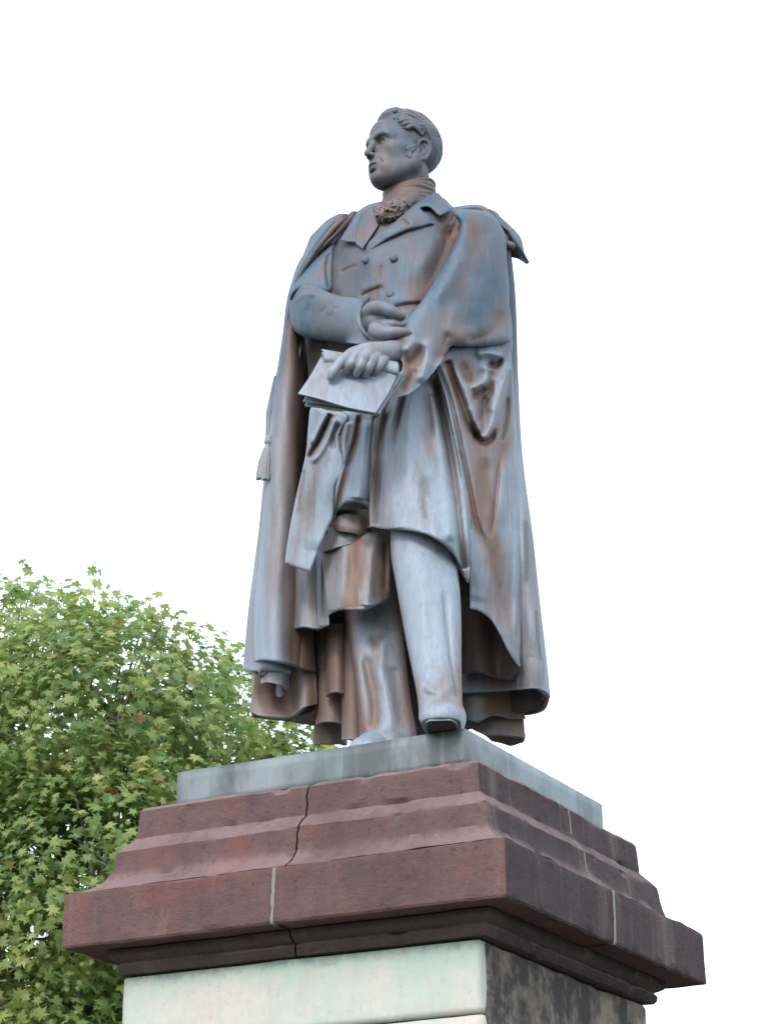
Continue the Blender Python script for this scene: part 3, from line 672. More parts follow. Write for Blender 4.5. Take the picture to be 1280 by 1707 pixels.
# left front flap
relief(g, [(520, 678), (546, 684), (575, 688), (580, 700), (566, 722), (566, 745), (574, 765), (571, 790), (560, 808), (557, 835), (555, 862), (545, 885), (530, 920), (517, 954), (517, 954), (496, 947), (475, 938), (475, 938), (480, 900), (489, 850), (500, 800), (510, 755), (514, 710)],
       [(545, 700, -92), (525, 760, -72), (570, 760, -96), (500, 850, -58), (550, 840, -86), (480, 930, -48), (516, 945, -72), (540, 800, -86)],
       [([(552, 690), (540, 715), (527, 742), (514, 765)], 4.5, 13, 'g', (0.05, 0.12)), ([(545, 690), (532, 715), (520, 742)], 5, -9, 'g', (0.05, 0.2)), ([(560, 695), (550, 725), (530, 760), (516, 768)], 6, -9, 'g', (0.1, 0.2)),
        ([(506, 780), (500, 815), (496, 850)], 3.5, 5, 'g', (0.2, 0.3)), ([(552, 730), (548, 790), (535, 850), (520, 920)], 16, -7, 'g', (0.2, 0.1)), ([(530, 770), (520, 830), (508, 900)], 10, 6, 'g', (0.3, 0.3)), ([(566, 705), (556, 725), (556, 750)], 5, 6)],
       R_=5, H=4, thick=6, wav=1.6, bias=0.12, stains=[([(508, 785), (502, 820), (498, 850)], 2.6, 0.9), ([(525, 800), (522, 830), (520, 850)], 8, 0.4)])
# lining between the flaps, cavity shade in its colour, and back skirt seen between the legs
loft(g, [[(520, 700, 0), (600, 700, -30), (700, 700, -20), (780, 700, 0)], [(520, 880, 20), (600, 880, -10), (700, 860, -20), (780, 880, 20)]], nu=30, nv=20, thick=0.01, bias=-0.6)
relief(g, [(536, 890), (560, 900), (600, 890), (652, 885), (652, 920), (651, 960), (648, 1000), (648, 1000), (632, 1008), (612, 1016), (598, 1018), (580, 1017), (565, 1018), (553, 1023), (545, 1031), (545, 1031), (543, 1000), (539, 960)],
       [(545, 910, -30), (600, 910, -74), (648, 910, -56), (548, 1025, -40), (580, 1015, -84), (620, 1010, -90), (648, 1000, -60)],
       [([(572, 900), (570, 970), (560, 1020)], 10, -6, 'g', (0.1, 0.02)), ([(590, 890), (588, 970), (590, 1015)], 14, 6, 'g', (0.05, 0.05)), ([(622, 900), (618, 960), (612, 1012)], 10, -6, 'g', (0.2, 0.05)), ([(643, 900), (643, 990)], 6, 5)], R_=5, H=4, thick=6, wav=1.6, bias=-0.2)
relief(g, [(526, 905), (540, 900), (552, 930), (548, 980), (548, 1020), (549, 1042), (549, 1042), (538, 1046), (526, 1049), (524, 1000), (523, 950)], [(526, 930, 16), (545, 930, -10), (528, 1045, 12), (548, 1040, -12)],
       [([(534, 920), (532, 970), (530, 1045)], 5, -6, 'g', (0.1, 0.02)), ([(541, 930), (540, 980), (540, 1040)], 3, 4)], R_=4, H=3, thick=6)
coat = finish('frock_coat', g, STAT, M_BR)
def sub(name, g, parent, mat=None, **k):
    o = finish(name, g, parent, mat or M_UP, **k); o.location = (0, 0, 0); return o
# collar and lapels
g = Geo()
relief(g, [(664, 364), (678, 350), (692, 340), (706, 331), (718, 323), (732, 322), (732, 322), (742, 336), (757, 347), (757, 347), (744, 355), (733, 361), (733, 361), (724, 353), (714, 345), (700, 347), (700, 347), (706, 353), (716, 362), (723, 373), (723, 373), (700, 379), (680, 384), (660, 392), (640, 403), (622, 416), (607, 429), (600, 438), (600, 438), (599, 428), (606, 412), (618, 400), (640, 385)],
       [(600, 436, -78), (640, 400, -92), (690, 372, -84), (722, 370, -74), (664, 366, -78), (700, 335, -52), (730, 326, -34), (755, 347, -52), (731, 358, -78)],
       [([(668, 364), (677, 371), (683, 375)], 2.6, 7), ([(690, 342), (715, 342), (733, 350)], 9, -4), ([(630, 392), (660, 378), (700, 366)], 9, -5)], R_=5, H=4.5, thick=9, step=1.3)
sub('lapel', g, coat, its=8)
g = Geo()
relief(g, [(616, 343), (602, 352), (588, 370), (576, 386), (567, 400), (567, 400), (577, 403), (590, 405), (604, 415), (604, 415), (617, 396), (629, 378), (631, 372), (627, 360), (622, 348)],
       [(616, 346, -18), (568, 400, -40), (603, 412, -86), (628, 374, -66)], [([(602, 356), (592, 380), (590, 404)], 3, -5, 'g', (0.1, 0.02)), ([(608, 350), (606, 380), (600, 408)], 7, 4)], R_=4, H=4, thick=8, step=1.3)
sub('lapel', g, coat, its=8)
for (u, v, w, r) in ((609, 433, -93, 7.2), (656, 430, -108, 6.8), (651, 491, -116, 6.8), (611, 497, -110, 6.2)):
    c = R1(u, v, w); vx = Vox(c-0.025, c+0.025, 0.0015); vx.ell(c, (r*US, 0.008, r*US)); g = Geo(); vx.into(g); sub('button', g, coat, its=3)

# ---- sleeve on the picture's left: upper arm, bent elbow, forearm to the cuff
g = Geo()
relief(g, [(556, 402), (560, 430), (558, 462), (552, 490), (522, 488), (498, 486), (484, 500), (484, 484), (498, 460), (524, 428)], [(552, 420, 6), (505, 475, 0), (552, 480, -10)], [([(549, 420), (545, 450), (550, 482)], 3.5, 5)], R_=16, H=20, thick=60, step=2)
relief(g, [(481, 506), (484, 493), (494, 480), (507, 473), (530, 477), (548, 487), (570, 494), (590, 496), (607, 500), (607, 500), (601, 515), (598, 530), (602, 545), (612, 560), (628, 572), (628, 572), (600, 573), (570, 571), (540, 568), (515, 564), (497, 557), (487, 545), (482, 525)],
       [(490, 530, 24), (520, 520, -14), (560, 530, -64), (605, 535, -118), (630, 570, -134)],
       [([(492, 492), (510, 482), (530, 486), (548, 494)], 4, 5, 'g', (0.2, 0.2)), ([(488, 505), (506, 491), (528, 490)], 5, -3), ([(545, 490), (546, 508), (534, 524)], 4, 2.2), ([(556, 494), (556, 508), (545, 526)], 5, -2.4), ([(567, 497), (565, 508), (556, 518)], 4, 2),
        ([(505, 500), (499, 522), (503, 545)], 9, -2), ([(524, 492), (517, 508), (512, 524)], 5, 2)],
       R_=36, H=40, thick=20, opens=((608, 540, 44),), step=1.5, blur=5, wav=1.2, bias=0.1)
sl = finish('sleeve', g, STAT, M_UP)
g = Geo()   # cuff lip
vx = Vox(R1(585, 590, -190), R1(650, 480, -40), 0.0025)
chainR(vx, [(609, 500, -128, 4), (601, 512, -150, 4), (598, 530, -163, 4), (602, 547, -166, 4), (613, 562, -160, 4), (630, 573, -140, 4)], 0, 5); vx.into(g)
sub('cuff', g, sl, its=4)
# ---- cape drawn over the other arm
g = Geo()
relief(g, [(757, 356), (775, 350), (800, 350), (822, 358), (836, 378), (843, 400), (845, 440), (849, 500), (854, 555), (846, 572), (820, 576), (790, 578), (765, 577), (751, 578), (742, 592), (732, 608), (716, 628), (698, 645), (682, 657), (668, 661), (655, 668), (643, 690), (643, 690), (650, 665), (660, 640), (671, 612), (668, 600), (652, 592), (650, 575), (664, 552), (680, 530), (695, 512), (712, 488), (733, 455), (750, 425), (762, 395), (766, 375)],
       [(790, 360, -58), (760, 400, -92), (840, 420, -36), (745, 450, -112), (800, 480, -76), (848, 520, -8), (700, 530, -150), (760, 545, -110), (665, 575, -176), (720, 600, -150), (700, 640, -152), (820, 560, -50), (660, 650, -176), (645, 688, -170)],
       [([(750, 545), (746, 566), (735, 592), (722, 612)], 14, 7, 's', (0.4, 0.3)), ([(762, 500), (754, 530), (746, 562)], 10, -5, 'g', (0.4, 0.2)),
        ([(704, 572), (696, 592), (682, 606), (670, 616)], 12, 13, 'g', (0.25, 0.15)), ([(709, 562), (713, 588), (709, 615), (700, 640)], 9, -7, 'g', (0.1, 0.1)), ([(694, 560), (684, 576), (668, 588)], 9, -7, 'g', (0.2, 0.1)),
        ([(672, 562), (666, 576), (658, 586)], 5, 4), ([(692, 612), (682, 634), (668, 655)], 8, 5),
        ([(834, 515), (826, 545), (802, 562), (775, 568)], 11, 8, 'g', (0.2, 0.2)), ([(790, 460), (796, 505), (780, 545)], 24, -10), ([(772, 420), (752, 462), (722, 505)], 16, -7, 'g', (0.2, 0.3)),
        ([(800, 380), (790, 420), (770, 470)], 16, 3), ([(816, 385), (822, 430), (824, 480)], 14, -3)],
       R_=28, H=28, thick=12, opens=((700, 625, 50), (655, 660, 45)), step=1.6, blur=4, wav=1.8)
finish('cape', g, STAT, M_BR)
# knob under the turned corner
g = Geo(); vx = Vox(R1(835, 430, -40)-0.02, R1(870, 395, 60)+0.03, 0.003); chainR(vx, [(838, 403, 20, 5), (846, 407, 10, 6), (853, 410, 6, 6.5)], 2); vx.into(g); sub('clasp', g, cl)

# ---- hands
def hand(parts, lo, hi, k=6):
    vx = Vox(R1(*lo), R1(*hi), 0.0018)
    for p in parts: chainR(vx, p[0], p[1] if len(p) > 1 else k, 4)
    vx.smooth(1); g = Geo(); vx.into(g); return finish('hand', g, STAT, M_UP, its=8)
hand([([(608, 534, -128, 17), (620, 533, -142, 21), (632, 536, -156, 21)], 5),
      ([(616, 519, -162, 12), (630, 513, -180, 10.5), (643, 515, -190, 8.5), (652, 519, -194, 8), (660, 524, -193, 6.5), (670, 528, -189, 6)], 4),     # thumb
      ([(628, 550, -172, 14), (644, 555, -192, 10.5), (662, 554, -196, 8), (681, 553, -192, 5)], 3),      # forefinger
      ([(624, 558, -160, 12), (642, 566, -176, 8.5), (658, 567, -176, 7), (670, 562, -172, 5.5)], 2),
      ([(632, 532, -160, 15), (646, 532, -168, 12), (656, 536, -166, 9)], 5),
      ([(640, 540, -178, 8), (655, 541, -188, 7), (666, 543, -184, 6)], 2.5),
      ([(646, 530, -172, 6.5), (658, 533, -180, 5.5), (667, 531, -178, 4.5)], 1.5)], (570, 610, -260), (700, 470, -70))
hand([([(658, 585, -186, 16), (640, 588, -206, 16), (620, 589, -222, 16), (603, 589, -228, 13)], 5),
      ([(598, 588, -230, 11), (586, 590, -240, 8.6), (576, 597, -246, 7), (568, 604, -249, 7.4), (560, 614, -250, 6.2), (555, 621, -250, 6.3), (551, 630, -248, 4.8)], 3),    # forefinger
      ([(604, 589, -234, 10), (595, 592, -246, 8.4), (590, 598, -250, 6.6), (586, 606, -252, 7), (581, 612, -248, 5.8), (577, 619, -242, 5.2)], 2),
      ([(616, 590, -234, 10), (608, 595, -248, 8.2), (604, 602, -251, 6.5), (601, 610, -252, 6.9), (597, 617, -248, 5.8), (594, 624, -242, 5.2)], 2),
      ([(628, 594, -226, 9), (621, 599, -242, 7.6), (618, 606, -245, 6.2), (615, 613, -245, 6.5), (611, 620, -241, 5.5), (608, 626, -236, 4.8)], 2), ([(640, 600, -216, 8), (634, 604, -232, 7.5), (629, 614, -234, 6.5), (623, 623, -228, 5)], 2)], (530, 660, -300), (690, 550, -150))
# ---- papers
g = Geo()
loft(g, [[(534, 598, -214), (565, 606, -222), (610, 618, -226), (664, 620, -214)], [(517, 628, -228), (550, 636, -238), (600, 650, -240), (648, 655, -232)], [(497, 657, -236), (530, 665, -246), (580, 680, -252), (626, 689, -250)]], nu=40, nv=40, thick=0.006)
sheet = finish('paper_sheet', g, STAT, M_PAP, its=6)
g = Geo()
loft(g, [[(540, 606, -206), (610, 626, -216), (672, 620, -206)], [(505, 670, -226), (560, 676, -236), (632, 691, -242)]], nu=30, nv=30, thick=0.006)
finish('paper_sheet', g, STAT, M_PAP, its=6)
g = Geo()
loft(g, [[(545, 612, -198), (610, 630, -208), (673, 632, -200)], [(508, 677, -218), (560, 682, -228), (630, 692, -232)]], nu=30, nv=30, thick=0.006)
finish('paper_sheet', g, STAT, M_PAP, its=6)
g = Geo(); rows = []
for t in np.linspace(0, 1, 6):
    cu, cv, cw = 537+t*(662-537), 596+t*(617-596), -212
    rows.append([(cu+math.sin(a)*r*0.25, cv-math.cos(a)*r, cw-math.sin(a)*r) for a, r in [(x, 13-x*0.85) for x in np.linspace(-0.4, 8.6, 26)]])
loft(g, rows, nu=110, nv=20, thick=0.004)
finish('paper_roll', g, STAT, M_PAP, its=6)
# ---- cord and tassel
g = Geo(); vx = Vox(R1(425, 760, 10), R1(480, 560, 130), 0.0018)
for ph in (0, math.pi/2, math.pi, math.pi*1.5):
    P = []
    for t in np.linspace(0, 1, 90):
        v = 628+108*t; u = 462-12*min(1, t*1.8)-2*t; P.append((u+3.4*math.sin(ph+t*42), v, 52+3.4*math.cos(ph+t*42), 2.3))
    chainR(vx, P, 0.5, 1)
vx.into(g); finish('cord', g, STAT, M_UP, its=3, scale=0.002)
g = Geo(); vx = Vox(R1(415, 850, -40), R1(475, 690, 110), 0.0018)
chainR(vx, [(448, 731, 34, 6.5), (448, 737, 34, 7.5)], 1, 1); chainR(vx, [(447, 744, 34, 5.5), (447, 750, 34, 6)], 1, 1); chainR(vx, [(446, 752, 34, 8), (443, 775, 34, 11), (442, 788, 34, 12)], 2, 2)
for k in range(18):
    a = 2*math.pi*k/18; chainR(vx, [(446.5+6*math.sin(a), 750, 34-6*math.cos(a), 2.3), (444+11*math.sin(a), 770, 34-11*math.cos(a), 2.5), (442.5+13.5*math.sin(a), 797+2*math.sin(k*2.3), 34-13.5*math.cos(a), 2.8)], 0, 2)
vx.into(g); finish('tassel', g, STAT, M_UP, its=3, scale=0.002)
# ------------------------------------------------------------------ head, neck (one continuous piece), hair, neckcloth
HK = 0.0127
hf = math.radians(58); fx, fy = -math.sin(hf), -math.cos(hf)
tilt = math.radians(2)
Mh = Matrix(((fx, -fy, 0, 0), (fy, fx, 0, 0), (0, 0, 1, 0), (0, 0, 0, 1))) @ Matrix.Rotation(-tilt, 4, 'Y')
HC = R1(671, 259, -18)
Mhead = Matrix.Translation(Vector(HC)) @ Mh @ Matrix.Scale(HK, 4)
vx = Vox((-12, -9, -20), (14, 9, 13), 0.16)
vx.ell((-1.4, 0, 3.4), (9.6, 7.3, 7.9))
vx.ell((2.6, 0, 0.5), (6.4, 6.1, 7.6), 2)
vx.ell((3.2, 0, -3.6), (5.3, 5.5, 6.2), 2.0)
for s in (-1, 1):
    vx.chain([(-0.6, 5.7*s, -3.6, 1.5), (0.4, 5.2*s, -5.9, 1.4), (3.8, 3.1*s, -7.9, 1.35), (7.0, 0.9*s, -9.4, 1.2)], 2.6, n=3)
    vx.cone((5.7, 4.1*s, -1.7), (1.6, 6.2*s, -1.2), 1.75, 1.0, 2.0)           # cheekbone
    vx.ell((3.4, 3.5*s, -4.4), (2.9, 2.2, 3.0), 2.0)
    vx.cone((7.3, 1.6*s, -4.6), (7.0, 2.9*s, -7.2), 1.3, 1.0, 2.0)              # muzzle side
vx.ell((7.7, 0, -9.3), (1.5, 1.9, 1.4), 1.4)                                    # chin
vx.ell((7.3, 0, -6.2), (2.5, 2.9, 2.6), 1.5)
vx.ell((7.6, 0, 4.6), (1.6, 3.6, 3.0), 2.5)                                       # forehead
for s in (-1, 1):
    vx.chain([(6.4, 5.0*s, 1.2, 0.5), (7.7, 3.9*s, 2.1, 0.55), (8.6, 2.2*s, 2.1, 0.5), (8.8, 0.9*s, 1.6, 0.5)], 1.6, n=3)     # brow
    vx.ell((8.7, 2.9*s, 0.3), (1.25, 1.9, 0.95), 1.1, '-')                     # socket
    vx.cone((8.6, 0.0, 1.2), (9.0, 0.0, 0.0), 0.95, 0.95, 0.8)
    vx.ell((7.0, 3.05*s, 0.2), (1.2, 1.6, 1.15), 0.2)                         # eyeball
    vx.chain([(6.6, 4.7*s, 0.1, 0.26), (7.6, 4.0*s, 1.0, 0.34), (8.05, 3.1*s, 1.2, 0.36), (7.85, 2.1*s, 0.7, 0.26), (7.7, 1.7*s, 0.1, 0.2)], 0.25, n=3)   # upper lid
    vx.chain([(6.7, 4.6*s, 0.0, 0.22), (7.5, 3.9*s, -0.75, 0.28), (7.85, 3.0*s, -0.95, 0.3), (7.7, 1.8*s, -0.2, 0.2)], 0.3, n=3)
    vx.ell((7.98, 3.1*s, 0.25), (0.35, 0.45, 0.45), 0.15, '-')
vx.chain([(8.5, 0, 2.0, 0.9), (9.2, 0, 0.4, 0.62), (10.3, 0, -1.8, 0.62), (11.2, 0, -3.45, 0.6)], 0.9, n=3)    # nose
for s in (-1, 1):
    vx.ell((9.6, 1.05*s, -3.7), (1.0, 0.55, 0.6), 0.7)
    vx.ell((10.2, 0.65*s, -4.6), (0.40, 0.24, 0.2), 0.3, '-')
    vx.cone((9.9, 2.0*s, -4.2), (8.3, 3.2*s, -6.4), 0.2, 0.08, 0.8, '-')         # cheek fold
vx.cone((9.7, 0, -4.6), (9.9, 0, -5.9), 0.25, 0.3, 0.5, '-')
vx.chain([(7.7, -2.5, -6.6, 0.3), (8.8, -1.3, -6.05, 0.42), (9.35, -0.45, -5.85, 0.44), (9.3, 0, -5.95, 0.4), (9.35, 0.45, -5.85, 0.44), (8.8, 1.3, -6.05, 0.42), (7.7, 2.5, -6.6, 0.3)], 0.6, n=2)
vx.chain([(7.7, -2.1, -6.9, 0.3), (8.7, -1.1, -7.15, 0.48), (9.1, 0, -7.2, 0.54), (8.7, 1.1, -7.15, 0.48), (7.7, 2.1, -6.9, 0.3)], 0.6, n=2)
vx.chain([(8.0, -2.8, -6.75, 0.14), (9.2, -1.4, -6.55, 0.17), (9.8, 0, -6.55, 0.18), (9.2, 1.4, -6.55, 0.17), (8.0, 2.8, -6.75, 0.14)], 0.35, op='-', n=2)
vx.ell((9.2, 0, -8.2), (0.7, 1.4, 0.4), 0.6, '-')
vx.cone((-2.2, 0, -6), (-3.4, 0, -19), 5.4, 6.2, 2.0)
for s in (-1, 1):       # ears
    c = np.array([-1.5, 7.25*s, -1.7])
    def E3(x, y, z): return c+np.array([x, y*s, z])
    vx.ell(E3(-0.2, -0.1, 0), (1.5, 0.5, 2.6), 0.4)
    vx.chain([(*E3(1.3, 0.0, 0.6), 0.4), (*E3(1.2, 0.45, 2.0), 0.42), (*E3(0.1, 0.8, 3.0), 0.45), (*E3(-1.4, 1.05, 2.4), 0.5), (*E3(-2.0, 1.0, 0.6), 0.48), (*E3(-1.5, 0.7, -1.2), 0.42), (*E3(-0.4, 0.4, -2.6), 0.6), (*E3(0.6, 0.1, -2.9), 0.55), (*E3(1.0, 0.0, -1.8), 0.4)], 0.3, n=3)
    vx.chain([(*E3(-0.2, 0.5, 2.0), 0.3), (*E3(-1.1, 0.7, 0.8), 0.36), (*E3(-0.7, 0.6, -0.8), 0.36), (*E3(0.2, 0.4, -1.3), 0.3)], 0.3, n=3)
    vx.ell(E3(0.3, 0.6, -0.1), (0.75, 0.6, 1.0), 0.3, '-')
    vx.ell(E3(1.1, 0.3, -0.4), (0.4, 0.4, 0.6), 0.3)
vx.smooth(1)
g = Geo(); vx.into(g, Mhead)
HF = (vx.F.copy(), vx.lo.copy(), vx.vx)
def ysurf(x, z):
    F, lo, v = HF; i = int((x-lo[0])/v); k = int((z-lo[2])/v); col = F[i, :, k]; jj = np.nonzero(col < 0)[0]
    return lo[1]+v*jj.max() if len(jj) else 5.0
head = finish('head', g, STAT, M_UP, its=10)

# hair
def skull(az, el, off=0.0):
    """az from the front towards the head's left, el up; point on the cranium"""
    r = np.array([9.6+off, 7.4+off, 8.9+off])
    d = np.array([math.cos(el)*math.cos(az), math.cos(el)*math.sin(az), math.sin(el)])
    t = 1/math.sqrt(((d/r)**2).sum()); return np.array([-1.5, 0, 3.7])+d*t
vx = Vox((-13.5, -10, -9), (10.5, 10, 14), 0.13)
vx.ell((-2.0, 0, 4.0), (9.6, 7.7, 9.3))
X, Y, Z = vx.ax[0][:, None, None], vx.ax[1][None, :, None], vx.ax[2][None, None, :]
# cut away the face side: hairline plane, temple notch, nape
pl = np.minimum((X-5.4)*0.62-(Z-7.8)*0.78+np.abs(Y)*0.10+0*X, 1e9)
cut = np.maximum(X*0.95+(4.6-Z)*0.42-np.abs(Y)*0.10-5.3, -1e9)
vx.F = np.maximum(vx.F, cut)
vx.ell((3.3, 0.3, 9.9), (3.6, 4.8, 2.3), 2.0)
nape = (-6.2-Z)+0*X+0*Y; vx.F = np.maximum(vx.F, nape)
low = np.minimum((0.8-Z)+0*X, (X+3.2)+0*Z)+0*Y; vx.F = np.maximum(vx.F, low)
hr = random.Random(12)
def lock(pts, r0, r1, k=0.35):
    n = len(pts); P = []
    for i, p in enumerate(pts):
        t = i/(n-1); r = (r0+(r1-r0)*t)*(math.sin(math.pi*min(1, 0.25+t*0.85))**0.5 if 0.25+t*0.85 < 1 else max(0.25, 1-(t-0.88)*5))
        P.append((*p, max(r, 0.12)))
    vx.chain(P, k)
for s in (-1, 1):
    # waves swept back over the side of the head from the temple
    for j in range(40):
        q = j/39; el0 = math.radians(66-q*62+hr.uniform(-1.5, 1.5)); az0 = math.radians(27+16*q+hr.uniform(0, 10)); L = hr.uniform(70, 100)
        amp = math.radians(4.5); ph = q*5.0+hr.uniform(-0.3, 0.3); drop = math.radians(20+22*(1-q))
        pts = []
        for t in np.linspace(0, 1, 15):
            az = az0+math.radians(L)*t; el = el0-drop*t*t+amp*math.sin(ph+t*6.0)
            pts.append(skull(az*s, el, (0.48+0.22*math.sin(ph+t*6.0+0.8))*min(1, 0.1+t*5)))
        lock(pts, hr.uniform(0.32, 0.50), 0.22, 0.28)
    for j in range(44):       # back of the head, falling to the nape
        az0 = math.radians(92+j*2.0+hr.uniform(-4, 4)); el0 = math.radians(hr.uniform(-2, 55)); amp = math.radians(hr.uniform(2, 5)); ph = hr.uniform(0, 6.28)
        pts = [skull((az0+math.radians(16)*t+amp*math.sin(ph+t*6))*s, el0-math.radians(hr.uniform(50, 60))*t, 0.15) for t in np.linspace(0, 1, 9)]
        lock(pts, hr.uniform(0.36, 0.6), 0.25, 0.2)
    # thick tufts brushed over the ear
    for (a0, e0, L, dr, r) in ((42, 20, 52, 16, 0.8), (45, 14, 46, 14, 0.75), (50, 7, 40, 10, 0.7), (44, 30, 62, 24, 0.8), (58, 1, 30, 4, 0.6), (76, 10, 36, 24, 0.7), (46, 40, 66, 30, 0.75)):
        pts = [skull(math.radians(a0+L*t)*s, math.radians(e0-dr*t*t+4.5*math.sin(t*5.0)), 0.6+0.3*math.sin(t*3.1)) for t in np.linspace(0, 1, 14)]
        lock(pts, r, 0.3, 0.22)
    # side whisker in front of the ear
    for j in range(9):
        x0 = 0.6+j*0.25; z0 = -0.6-0.14*j; P = []; ln = 3.9-0.16*abs(j-5)**1.5
        for t in np.linspace(0, 1, 9):
            x = x0+0.5*t+0.22*math.sin(t*7+j*0.9); z = z0-ln*t; P.append(np.array([x, s*(ysurf(x, z)+0.10), z]))
        lock(P, 0.30, 0.2, 0.25)
# crown strands running back from the forehead, and the roll over the brow
for j in range(44):
    y = -6+j*0.285+hr.uniform(-0.2, 0.2); a = math.atan2(y, 8)
    pts = []
    e0 = math.radians(hr.uniform(40, 58))
    for t in np.linspace(0, 1, 12):
        el = e0+math.radians(95)*t
        d = np.array([math.cos(el), 0, math.sin(el)]); yy = y*(1-0.15*t)+0.5*math.sin(j+t*5)
        q = math.sqrt(max(0.05, 1-(yy/7.7)**2)); pts.append(np.array([-1.6+9.4*q*d[0], yy, 3.9+9.3*q*d[2]]))
    lock(pts, hr.uniform(0.4, 0.62), 0.3, 0.25)
for j in range(12):
    y = -4.2+j*0.75
    pts = [np.array([5.9-0.14*abs(y)-0.3*t-3.2*t*t, y-1.8*t, 8.0-0.10*abs(y)+3.4*t-0.9*t*t]) for t in np.linspace(0, 1, 8)]
    lock(pts, 0.6, 0.35, 0.25)
for j in range(20):
    y = -4.3+j*0.45; q = math.sqrt(max(0.04, 1-((y-0.3)/5.0)**2)); ph = hr.uniform(0, 6)
    pts = [np.array([3.3+3.45*q*math.cos(a), y+0.3*math.sin(a*2+ph)-0.8*(a/2.6), 9.9+2.2*q*math.sin(a)]) for a in np.linspace(-0.3, 2.9, 14)]
    lock(pts, hr.uniform(0.30, 0.42), 0.3, 0.3)
g = Geo(); vx.into(g, Mhead)
sub('hair', g, head, its=6, scale=0.0025)

# neckcloth: wound bands and a ruffled knot
g = Geo(); vx = Vox(HC+[-0.16, -0.2, -0.36], HC+[0.2, 0.2, -0.10], 0.0022)
Mi = np.array(Mhead)
nb0, nb1 = R1(683, 300, -2), R1(680, 352, -8)
vx.cone(nb0, nb1, 0.082, 0.092)
for j in range(9):
    t = (j+0.4*math.sin(j*2.1))/8; c = nb0+(nb1-nb0)*t; ph = j*1.7; rr = 0.081+0.008*t
    P = [(*(c+np.array([math.sin(a)*rr, -math.cos(a)*rr, 0.022*math.sin(a-0.2)+0.007*math.sin(a*2.3+ph)])), 0.0046+0.0022*math.sin(a*2+j*1.3)) for a in np.linspace(-math.pi, math.pi, 48)]
    vx.chain(P, 0.005)
chainR(vx, [(630, 345, -50, 6), (637, 362, -72, 7), (648, 356, -72, 11), (665, 345, -66, 12), (688, 330, -42, 10)], 6, 3)
lo_, hi_ = R1(614, 384, -110), R1(704, 318, 20)
sl_, X, Y, Z = vx.box(np.minimum(lo_, hi_), np.maximum(lo_, hi_), 0)
PP = np.stack(np.broadcast_arrays(X, Y, Z), -1)
W1 = PP+0.010*np.stack([vnoise(PP, 0.022, 1), vnoise(PP, 0.022, 2), vnoise(PP, 0.022, 3)], -1)
rid = 1-np.abs(vnoise(W1, 0.017, 4))*2.6; rid2 = 1-np.abs(vnoise(W1, 0.008, 6))*2.2
cc_ = Rw(np.array([655, 352, -70.])); fal = np.exp(-(((PP-cc_)/np.array([0.085, 0.10, 0.056]))**2).sum(-1)**2)
vx.F[sl_] -= (0.0095*rid+0.003*rid2)*fal
g.cb = -0.25; vx.into(g)
finish('neckcloth', g, STAT, M_UP, its=5, scale=0.0025)
# ------------------------------------------------------------------ bronze plinth (part of the statue) and stone pedestal
YAW = math.radians(28.644)
AV = np.array([math.sin(YAW), math.cos(YAW)]); LV = np.array([-math.cos(YAW), math.sin(YAW)])
C0 = np.array([0.2706, 6.6]); WS, DS = 1.172, 1.160
def cpt(a, l, z):        # a metres along the right face, l along the left face, from the shaft's near corner
    p = C0+AV*a+LV*l; return np.array([p[0], p[1], z+CAMZ])
PCEN = cpt(DS/2, WS/2, -CAMZ)
PED = empty('pedestal', tuple(PCEN), label='weathered red sandstone pedestal with stepped cornice and pale marble panel under the statue', category='pedestal')
ROOTLOC['pedestal'] = PED.location.copy()

def wall_path(kind, o, n_per_m=70, e0=None, e1=None):
    """plan positions (a, l) of a cornice run at outward offset o; kind = list of corner indexes; straight pieces between"""
    return None
CORN = [(0, 0, -1, -1), (0, WS, -1, 1), (DS, WS, 1, 1), (DS, 0, 1, -1)]     # near, left, far, right: (a, l, outward a, outward l)
def corner(i, o): a, l, sa, sl_ = CORN[i % 4]; return np.array([a+sa*o, l+sl_*o])

